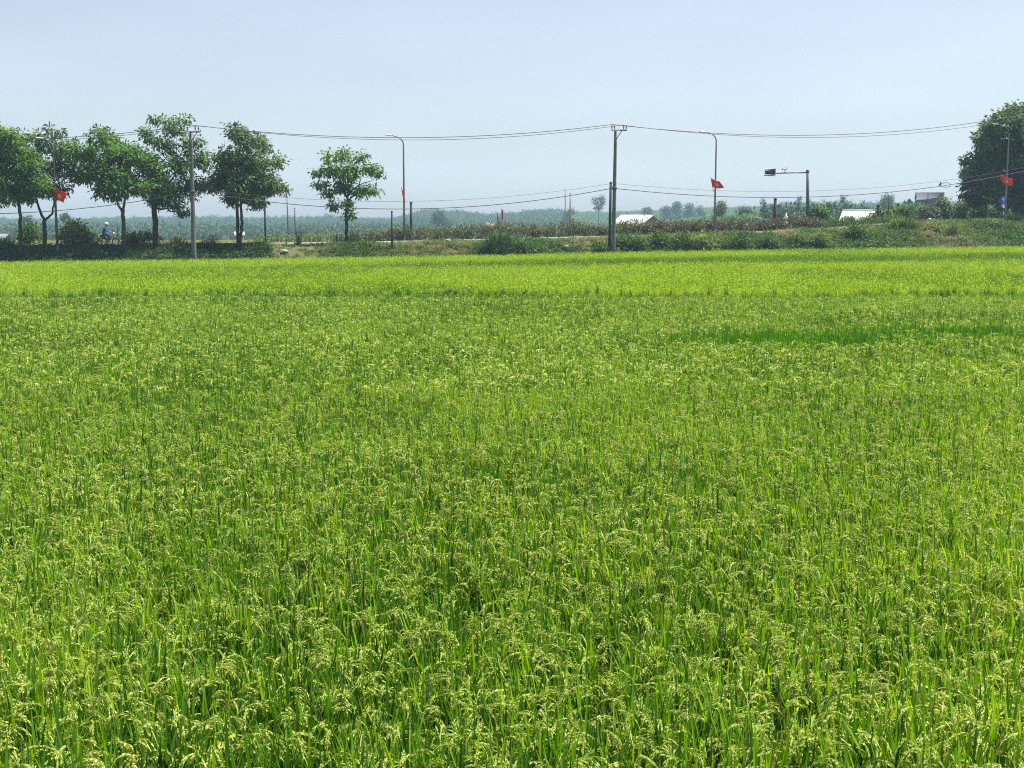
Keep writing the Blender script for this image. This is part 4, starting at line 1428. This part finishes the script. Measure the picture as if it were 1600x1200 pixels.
# ------------------------------------------------------------------ sheds
def shed(label, px, py_ridge, Y, ridge_len, width, wall_h, rise, rz, name="shed", door=True):
    rm = M['white_roof'] if name == "shed" else M['old_roof']
    top = at(px, py_ridge, Y)
    zb = top[2] - rise - wall_h
    g0 = float(ground_z(top[0], Y))
    wall_h2 = top[2] - rise - g0 + 0.3
    t = root(name, (top[0], Y, top[2] - rise - wall_h2), label, name.replace('_', ' '), rz=rz)
    L, W, h = ridge_len / 2, width / 2, wall_h2
    mb = MB()
    V = []
    for sx in (-L, L):
        V += [(sx, -W, 0), (sx, W, 0), (sx, W, h), (sx, 0, h + rise), (sx, -W, h)]
    V = np.array(V)
    mb.poly(V, [(0, 4, 9, 5), (1, 6, 7, 2), (4, 3, 8, 9), (3, 2, 7, 8), (0, 1, 2, 4), (5, 9, 7, 6)], [(4, 2, 3), (9, 8, 7)])
    mb.build("wall", M['shed_wall'], t)
    # corrugated sheet roof, two slopes with overhang
    mb = MB()
    ov = 0.35
    n = max(12, int(ridge_len / 0.12))
    xs = np.linspace(-L - ov, L + ov, n)
    wv = 0.025 * np.where(np.arange(n) % 2 == 0, 1, -1)
    sl = rise / W
    for sg in (-1, 1):
        a = np.stack([xs, np.full(n, 0.0), h + rise + 0.06 + wv], 1)
        c = np.stack([xs, np.full(n, sg * (W + ov)), h - sl * ov + 0.06 + wv], 1)
        a2, c2 = a - (0, 0, 0.03), c - (0, 0, 0.03)
        k = np.arange(n - 1)
        mb.poly(np.concatenate([a, c, a2, c2]), np.concatenate([np.stack([k, k + 1, k + 1 + n, k + n], 1), np.stack([k + 2 * n, k + 3 * n, k + 1 + 3 * n, k + 1 + 2 * n], 1),
                np.stack([k + n, k + 1 + n, k + 1 + 3 * n, k + 3 * n], 1)]))
    ro = mb.build("roof", rm, t)
    mb = MB(); mb.box((0, 0, h + rise + 0.10), (ridge_len + 2 * ov, 0.3, 0.06)); mb.build("ridge_cap", rm, ro)
    if door:
        mb = MB(); mb.box((L + 0.01, 0, 1.1), (0.06, min(2.2, W), 2.2)); mb.build("door", M['shed_dark'], t)
        mb = MB()
        for sg in (-1, 1):
            mb.box((L + ov, sg * (W + ov) / 2, h + rise / 2 - sl * ov / 2 + 0.0), (0.08, 0.08, math.hypot(W + ov, rise)), rot=np.array(
                [[1, 0, 0], [0, math.cos(math.atan2(W, rise) * sg), math.sin(math.atan2(W, rise) * sg)], [0, -math.sin(math.atan2(W, rise) * sg), math.cos(math.atan2(W, rise) * sg)]]))
        mb.build("bargeboard", M['steel_dark'], t)
    return t


shed("white-roofed shed with its gable showing right of the middle utility pole", 996, 336.5, 232, 6.2, 6.0, 3.0, 1.35, R(-38))
shed("shed with glaring white roof sloping to the left, right of the gantry", 1350, 329, 182, 5.2, 4.6, 3.0, 1.35, R(-25))
shed("tiny far white roof seen behind the double trunk", 374, 362, 330, 1.9, 2.0, 2.0, 0.7, R(15), "hut", False)
shed("tiny far white roof at the left edge beside the thin trunk", 8, 365, 300, 1.6, 1.8, 2.0, 0.8, R(-20), "hut", False)
shed("tiny far white roof just above the tall spiky clump", 768, 347, 300, 1.8, 2.0, 2.0, 0.7, R(-30), "hut", False)

# small white vent turret poking over the hedge
b = at(1228, 345, 200.0)
b[2] = ground_z(b[0], 200.0)
t = root("shrine", b, "little white pointed turret poking over the brown hedge", "shrine")
H = at(1228, 333, 200.0)[2] - b[2]
mb = MB(); mb.box((0, 0, (H - 0.8) / 2), (0.5, 0.5, H - 0.8)); mb.build("body", M['sign_white'], t)
mb = MB(); mb.lathe((0, 0, H - 0.8), [(0.4, 0), (0.34, 0.12), (0.16, 0.45), (0.04, 0.8), (0.001, 0.85)], 8); mb.build("spire", M['sign_white'], t)

# grey board on legs
Yb = 240.0
b = at(1458, 345, Yb)
b[2] = ground_z(b[0], Yb)
t = root("billboard", b, "large blank grey board with dark frame half hidden by trees", "billboard")
g_ = lambda px, py: at(px, py, Yb) - b
c0 = (g_(1430, 301) + g_(1474, 325)) / 2
w, h = g_(1474, 301)[0] - g_(1430, 301)[0], g_(1430, 301)[2] - g_(1430, 325)[2]
mb = MB(); mb.box(c0, (w, 0.2, h)); mb.build("board", M['board'], t)
mb = MB()
for (dx, dz, sx, sz) in ((0, h / 2, w + 0.24, 0.14), (0, -h / 2, w + 0.24, 0.14), (-w / 2, 0, 0.16, h), (w / 2, 0, 0.16, h), (-w * 0.06, 0, 0.1, h)):
    mb.box(c0 + np.array([dx, -0.11, dz]), (sx, 0.12, sz))
mb.build("frame", M['steel_dark'], t)
for dx in (-w * 0.3, w * 0.3):
    mb = MB(); mb.tube([(c0[0] + dx, 0.2, -0.3), (c0[0] + dx, 0.2, c0[2])], 0.15, 8); mb.build("leg", M['steel_dark'], t)

# round blue road sign
Ys = 116.5
b = at(1567, 347, Ys)
b[2] = ground_z(b[0], Ys)
t = root("road_sign", b, "round blue road sign on banded white post before the huge tree", "road sign")
g_ = lambda px, py: at(px, py, Ys) - b
tp = g_(1567, 310)
mb = MB(); mb.tube([(0, 0, -0.2), (0, 0, tp[2])], 0.05, 8); po = mb.build("post", M['sign_white'], t)
for z0 in (0.55, 1.15):
    mb = MB(); mb.lathe((0, 0, z0), [(0.053, -0.14), (0.054, -0.13), (0.054, 0.13), (0.053, 0.14)], 8); mb.build("dark_band", M['concrete_dark'], po)
c0 = g_(1567, 313.5)
mb = MB(); mb.lathe(c0 + np.array([0, -0.07, 0]), [(0.001, -0.012), (0.32, -0.012), (0.34, 0), (0.32, 0.012), (0.001, 0.012)], 24, 'y'); mb.build("disc", M['sign_blue'], t)
mb = MB(); mb.box(c0 + np.array([0, -0.07, -0.48]), (0.26, 0.03, 0.24)); mb.build("plate", M['sign_white'], t)
# white arrow: shaft and head, standing proud of the disc
mb = MB(); mb.box(c0 + np.array([0, -0.088, -0.05]), (0.07, 0.008, 0.3))
mb.poly(np.array([(-0.13, -0.089, 0.08), (0.13, -0.089, 0.08), (0, -0.089, 0.24)]) + c0, (), [(0, 1, 2)])
mb.build("arrow", M['sign_white'], t)


# ------------------------------------------------------------------ motorbikes and rider
def skin_obj(name, verts, edges, radii, m, parent, levels=2, rootv=0):
    me = bpy.data.meshes.new(name)
    me.from_pydata([tuple(v) for v in verts], edges, [])
    o = obj(name, me, parent)
    me.materials.append(m)
    md = o.modifiers.new("skin", 'SKIN')
    md.use_smooth_shade = True
    for i, r in enumerate(radii):
        me.skin_vertices[0].data[i].radius = (r, r) if np.isscalar(r) else r
        me.skin_vertices[0].data[i].use_root = (i == rootv)
    s = o.modifiers.new("subdivision", 'SUBSURF')
    s.levels = levels; s.render_levels = levels
    return o


def make_motorbike(label, loc, rz, tilt=0.0):
    t = root("motorbike", loc, label, "motorbike", rz=rz)
    t.rotation_euler = (tilt, 0, rz)
    for wx in (-0.62, 0.62):
        mb = MB()
        a = np.linspace(0, 2 * np.pi, 25)
        mb.tube(np.stack([wx + 0.245 * np.cos(a), np.zeros(25), 0.29 + 0.245 * np.sin(a)], 1), 0.048, 8, cap=False)
        wh = mb.build("wheel", M['tyre'], t, smooth=True)
        mb = MB()
        mb.lathe((wx, 0, 0.29), [(0.001, -0.05), (0.04, -0.05), (0.04, 0.05), (0.001, 0.05)], 10, 'y')
        for k in range(5):
            q = k * 2 * np.pi / 5
            mb.tube([(wx, 0, 0.29), (wx + 0.21 * math.cos(q), 0, 0.29 + 0.21 * math.sin(q))], 0.013, 5)
        mb.build("rim", M['chrome'], wh)
    # step-through body: leg shield, tunnel, tail
    secs = [(-0.80, 0.62, 0.05, 0.04), (-0.60, 0.66, 0.11, 0.09), (-0.25, 0.60, 0.13, 0.13), (0.02, 0.45, 0.11, 0.11), (0.22, 0.46, 0.10, 0.10), (0.36, 0.62, 0.13, 0.13), (0.44, 0.84, 0.14, 0.12), (0.45, 0.98, 0.08, 0.05)]
    mb = MB(); V = []
    for (x, z, hw, hh) in secs:
        a = np.arange(12) / 12 * 2 * np.pi
        V.append(np.stack([np.full(12, x) + 0.3 * hh * np.sin(a) * (x > 0.3), hw * np.cos(a), z + hh * np.sin(a)], 1))
    V = np.concatenate(V)
    mb.poly(V, [(i * 12 + j, i * 12 + (j + 1) % 12, (i + 1) * 12 + (j + 1) % 12, (i + 1) * 12 + j) for i in range(len(secs) - 1) for j in range(12)])
    mb.build("body", M['bike'], t, smooth=True)
    mb = MB(); mb.box((-0.36, 0, 0.76), (0.72, 0.25, 0.11)); mb.build("seat", M['tyre'], t)
    mb = MB(); mb.box((0.02, 0, 0.30), (0.42, 0.22, 0.2)); mb.lathe((0.02, 0, 0.3), [(0.001, -0.14), (0.1, -0.14), (0.1, 0.14), (0.001, 0.14)], 12, 'y'); mb.build("engine", M['steel_dark'], t)
    for sy in (-1, 1):
        mb = MB()
        mb.tube([(0.62, sy * 0.07, 0.29), (0.50, sy * 0.07, 0.62), (0.44, sy * 0.05, 0.86)], 0.022, 6)
        mb.build("fork_leg", M['steel_dark'], t)
        mb = MB()
        mb.tube([(-0.62, sy * 0.1, 0.29), (-0.46, sy * 0.11, 0.6)], 0.026, 6)
        mb.build("rear_shock", M['steel_dark'], t)
    mb = MB(); a = np.linspace(0.15 * np.pi, 0.85 * np.pi, 9)
    P = np.stack([0.62 + 0.31 * np.cos(a), np.zeros(9), 0.29 + 0.31 * np.sin(a)], 1)
    V = np.concatenate([P + (0, -0.06, 0), P + (0, 0.06, 0)]); k = np.arange(8)
    mb.poly(V, np.stack([k, k + 1, k + 10, k + 9], 1)); fe = mb.build("mudguard", M['bike'], t)
    md = fe.modifiers.new("thickness", 'SOLIDIFY'); md.thickness = 0.012
    mb = MB(); mb.tube([(0.30, -0.34, 1.02), (0.40, -0.2, 1.03), (0.43, 0, 0.99), (0.40, 0.2, 1.03), (0.30, 0.34, 1.02)], 0.016, 6); hb = mb.build("handlebar", M['chrome'], t)
    for sy in (-1, 1):
        mb = MB()
        mb.tube([(0.36, sy * 0.24, 1.04), (0.40, sy * 0.3, 1.2)], 0.008, 5)
        mb.lathe((0.40, sy * 0.32, 1.23), [(0.001, -0.012), (0.055, -0.01), (0.055, 0.01), (0.001, 0.012)], 10, 'x')
        mb.build("mirror", M['steel_dark'], hb)
    mb = MB(); mb.lathe((0.52, 0, 0.92), [(0.001, 0.05), (0.06, 0.04), (0.085, 0.0), (0.07, -0.06)], 12, 'x'); mb.build("headlight", M['sign_white'], t)
    mb = MB(); mb.box((-0.83, 0, 0.64), (0.06, 0.16, 0.08)); mb.build("tail_light", M['flag_dark'], t)
    mb = MB(); mb.tube([(0.05, -0.14, 0.24), (-0.3, -0.16, 0.26), (-0.75, -0.18, 0.34)], [0.025, 0.045, 0.055], 9); mb.build("exhaust", M['chrome'], t)
    return t


def make_rider(label, loc, rz):
    """seated figure on a step-through bike, facing +x, hands on the grips"""
    t = root("person", loc, label, "person", rz=rz)
    hip = (-0.28, 0, 0.88)
    V = [hip, (-0.24, 0, 1.06), (-0.17, 0, 1.26), (-0.12, 0, 1.38), (-0.08, 0, 1.47), (-0.045, 0, 1.555), (-0.03, 0, 1.66)]
    E = [(i, i + 1) for i in range(6)]
    Rr = [(0.15, 0.11), (0.14, 0.10), (0.155, 0.11), (0.12, 0.085), 0.058, 0.082, 0.092]

    def add(p, par, r):
        V.append(p); E.append((par, len(V) - 1)); Rr.append(r)
        return len(V) - 1
    arms, legs = [], []
    for s in (-1, 1):
        a = add((-0.11, s * 0.19, 1.36), 3, 0.062)
        b = add((-0.02, s * 0.27, 1.12), a, 0.046)
        c = add((0.25, s * 0.30, 1.055), b, 0.031)
        d = add((0.305, s * 0.305, 1.065), c, (0.042, 0.026))
        for k, (dy, ln) in enumerate(((-0.03, 0.042), (-0.01, 0.048), (0.011, 0.045), (0.031, 0.036))):
            f1 = add((0.345, s * (0.305 + dy), 1.062), d, 0.0095)
            f2 = add((0.36, s * (0.305 + dy), 1.03), f1, 0.009)
            add((0.325, s * (0.305 + dy), 0.995 + (0.048 - ln)), f2, 0.008)
        th = add((0.285, s * 0.262, 1.04), c, 0.011)
        add((0.32, s * 0.262, 1.005), th, 0.009)
        arms.append((a, b, c))
        h = add((-0.25, s * 0.12, 0.88), 0, 0.098)
        k = add((0.16, s * 0.19, 0.80), h, 0.066)
        an = add((0.06, s * 0.17, 0.37), k, 0.042)
        add((0.20, s * 0.18, 0.32), an, (0.045, 0.03))
        legs.append((h, k, an))
    # nose and chin give the head a face
    add((0.075, 0, 1.63), 6, 0.02)
    add((0.05, 0, 1.575), 5, 0.032)
    skin_obj("body", V, E, Rr, M['skin'], t)
    # shirt
    SV = [(-0.28, 0, 0.93), (-0.24, 0, 1.06), (-0.17, 0, 1.26), (-0.12, 0, 1.385), (-0.09, 0, 1.44)]
    SE = [(0, 1), (1, 2), (2, 3), (3, 4)]
    SR = [(0.172, 0.13), (0.162, 0.122), (0.177, 0.132), (0.14, 0.105), 0.075]
    for (a, b, c) in arms:
        i = len(SV)
        SV += [V[a], V[b], tuple(np.array(V[b]) * 0.15 + np.array(V[c]) * 0.85)]
        SE += [(3, i), (i, i + 1), (i + 1, i + 2)]
        SR += [0.08, 0.062, 0.044]
    skin_obj("shirt", SV, SE, SR, M['shirt'], t)
    TV = [(-0.28, 0, 0.96), (-0.28, 0, 0.88)]
    TE, TR = [(0, 1)], [(0.165, 0.125), (0.172, 0.128)]
    for (h, k, an) in legs:
        i = len(TV)
        TV += [V[h], V[k], V[an]]
        TE += [(1, i), (i, i + 1), (i + 1, i + 2)]
        TR += [0.112, 0.084, 0.06]
    skin_obj("trousers", TV, TE, TR, M['trousers'], t, rootv=1)
    mb = MB()
    mb.lathe((-0.025, 0, 1.64), [(0.135, -0.02), (0.148, 0.0), (0.146, 0.05), (0.125, 0.105), (0.08, 0.14), (0.001, 0.152)], 18)
    he = mb.build("helmet", M['helmet'], t, smooth=True)
    md = he.modifiers.new("thickness", 'SOLIDIFY'); md.thickness = 0.012
    mb = MB()
    a = np.linspace(-0.9, 0.9, 9)
    P0 = np.stack([-0.025 + 0.15 * np.cos(a), 0.15 * np.sin(a), np.full(9, 1.655)], 1)
    P1 = np.stack([-0.025 + 0.21 * np.cos(a * 0.8), 0.15 * np.sin(a * 0.8), np.full(9, 1.645)], 1)
    k = np.arange(8)
    mb.poly(np.concatenate([P0, P1]), np.stack([k, k + 1, k + 10, k + 9], 1))
    mb.build("peak", M['helmet'], he)
    for sy in (-1, 1):
        mb = MB(); mb.lathe((0.055, sy * 0.034, 1.645), [(0.001, -0.008), (0.012, -0.002), (0.012, 0.004), (0.001, 0.012)], 8, 'x'); mb.build("eye", M['visor'], t)
    return t


xr = at(168, 384, 98.5)[0]
yr_ = float(Yr(xr)) + 2.2
xr = at(168, 384, yr_)[0]
make_motorbike("black motorbike carrying the rider in the white helmet", (xr, yr_, float(road_z(xr)) + 0.006), R(8))
make_rider("person in white helmet and blue shirt riding a motorbike rightward", (xr, yr_, float(road_z(xr)) + 0.006), R(8))
xp = at(1457, 348, 110)[0]
yp = float(Yr(xp)) + 0.9
xp = at(1457, 348, yp)[0]
make_motorbike("riderless dark motorbike leaning at the kerb left of the huge tree", (xp, yp, float(road_z(xp)) + 0.02), R(28), tilt=R(9))

# pale rubble on the bank
for (px, s, sz, label) in ((450, 0.12, 0.22, "pale lump of rubble on the bare brown soil of the bank"), (446, 0.3, 0.3, "grey chunk of rubble just behind the pale lump on bare soil"),
                           (884, 0.35, 0.3, "pale flat stone on dry ground left of the middle utility pole"), (1100, 0.75, 0.25, "small pale stone among the grey-green creeper mound"),
                           (700, 0.6, 0.24, "small pale stone lying on the bank between lamp post and spiky clump")):
    y = yb(px, s)
    x = (px - 800) / F * y
    n = 40
    d = unit(rng.normal(0, 1, (n, 3))) * rng.uniform(0.75, 1.0, (n, 1)) * np.array([sz * 1.2, sz, sz * 0.7])
    import bmesh
    bm = bmesh.new()
    for q in d: bm.verts.new(q)
    bmesh.ops.convex_hull(bm, input=bm.verts)
    me = bpy.data.meshes.new("rock"); bm.to_mesh(me); bm.free()
    me.materials.append(M['rock'])
    o = obj("rock", me, None, (x, y, float(ground_z(x, y)) + sz * 0.35))
    tag(o, label, "rock", "stones on the bank")

# ------------------------------------------------------------------ haze
mb = MB()
Vx = [(-1600, -320, -60), (1600, -320, -60), (1600, 1600, -60), (-1600, 1600, -60)]
Vt = [(a, b_, 62) for a, b_, _ in Vx]
mb.poly(np.array(Vx + Vt), [(0, 3, 2, 1), (4, 5, 6, 7), (0, 1, 5, 4), (1, 2, 6, 5), (2, 3, 7, 6), (3, 0, 4, 7)])
hm = bpy.data.materials.new("haze")
hm.use_nodes = True
hn = hm.node_tree.nodes
hn.remove(hn["Principled BSDF"])
pv = hn.new("ShaderNodeVolumePrincipled")
pv.inputs["Color"].default_value = (0.53, 0.75, 1.0, 1)
pv.inputs["Density"].default_value = 0.00036
pv.inputs["Anisotropy"].default_value = 0.0
hm.node_tree.links.new(pv.outputs[0], hn["Material Output"].inputs["Volume"])
o = mb.build("haze", hm)
tag(o, "pale blue haze hanging over the whole plain", "haze", kind='stuff')
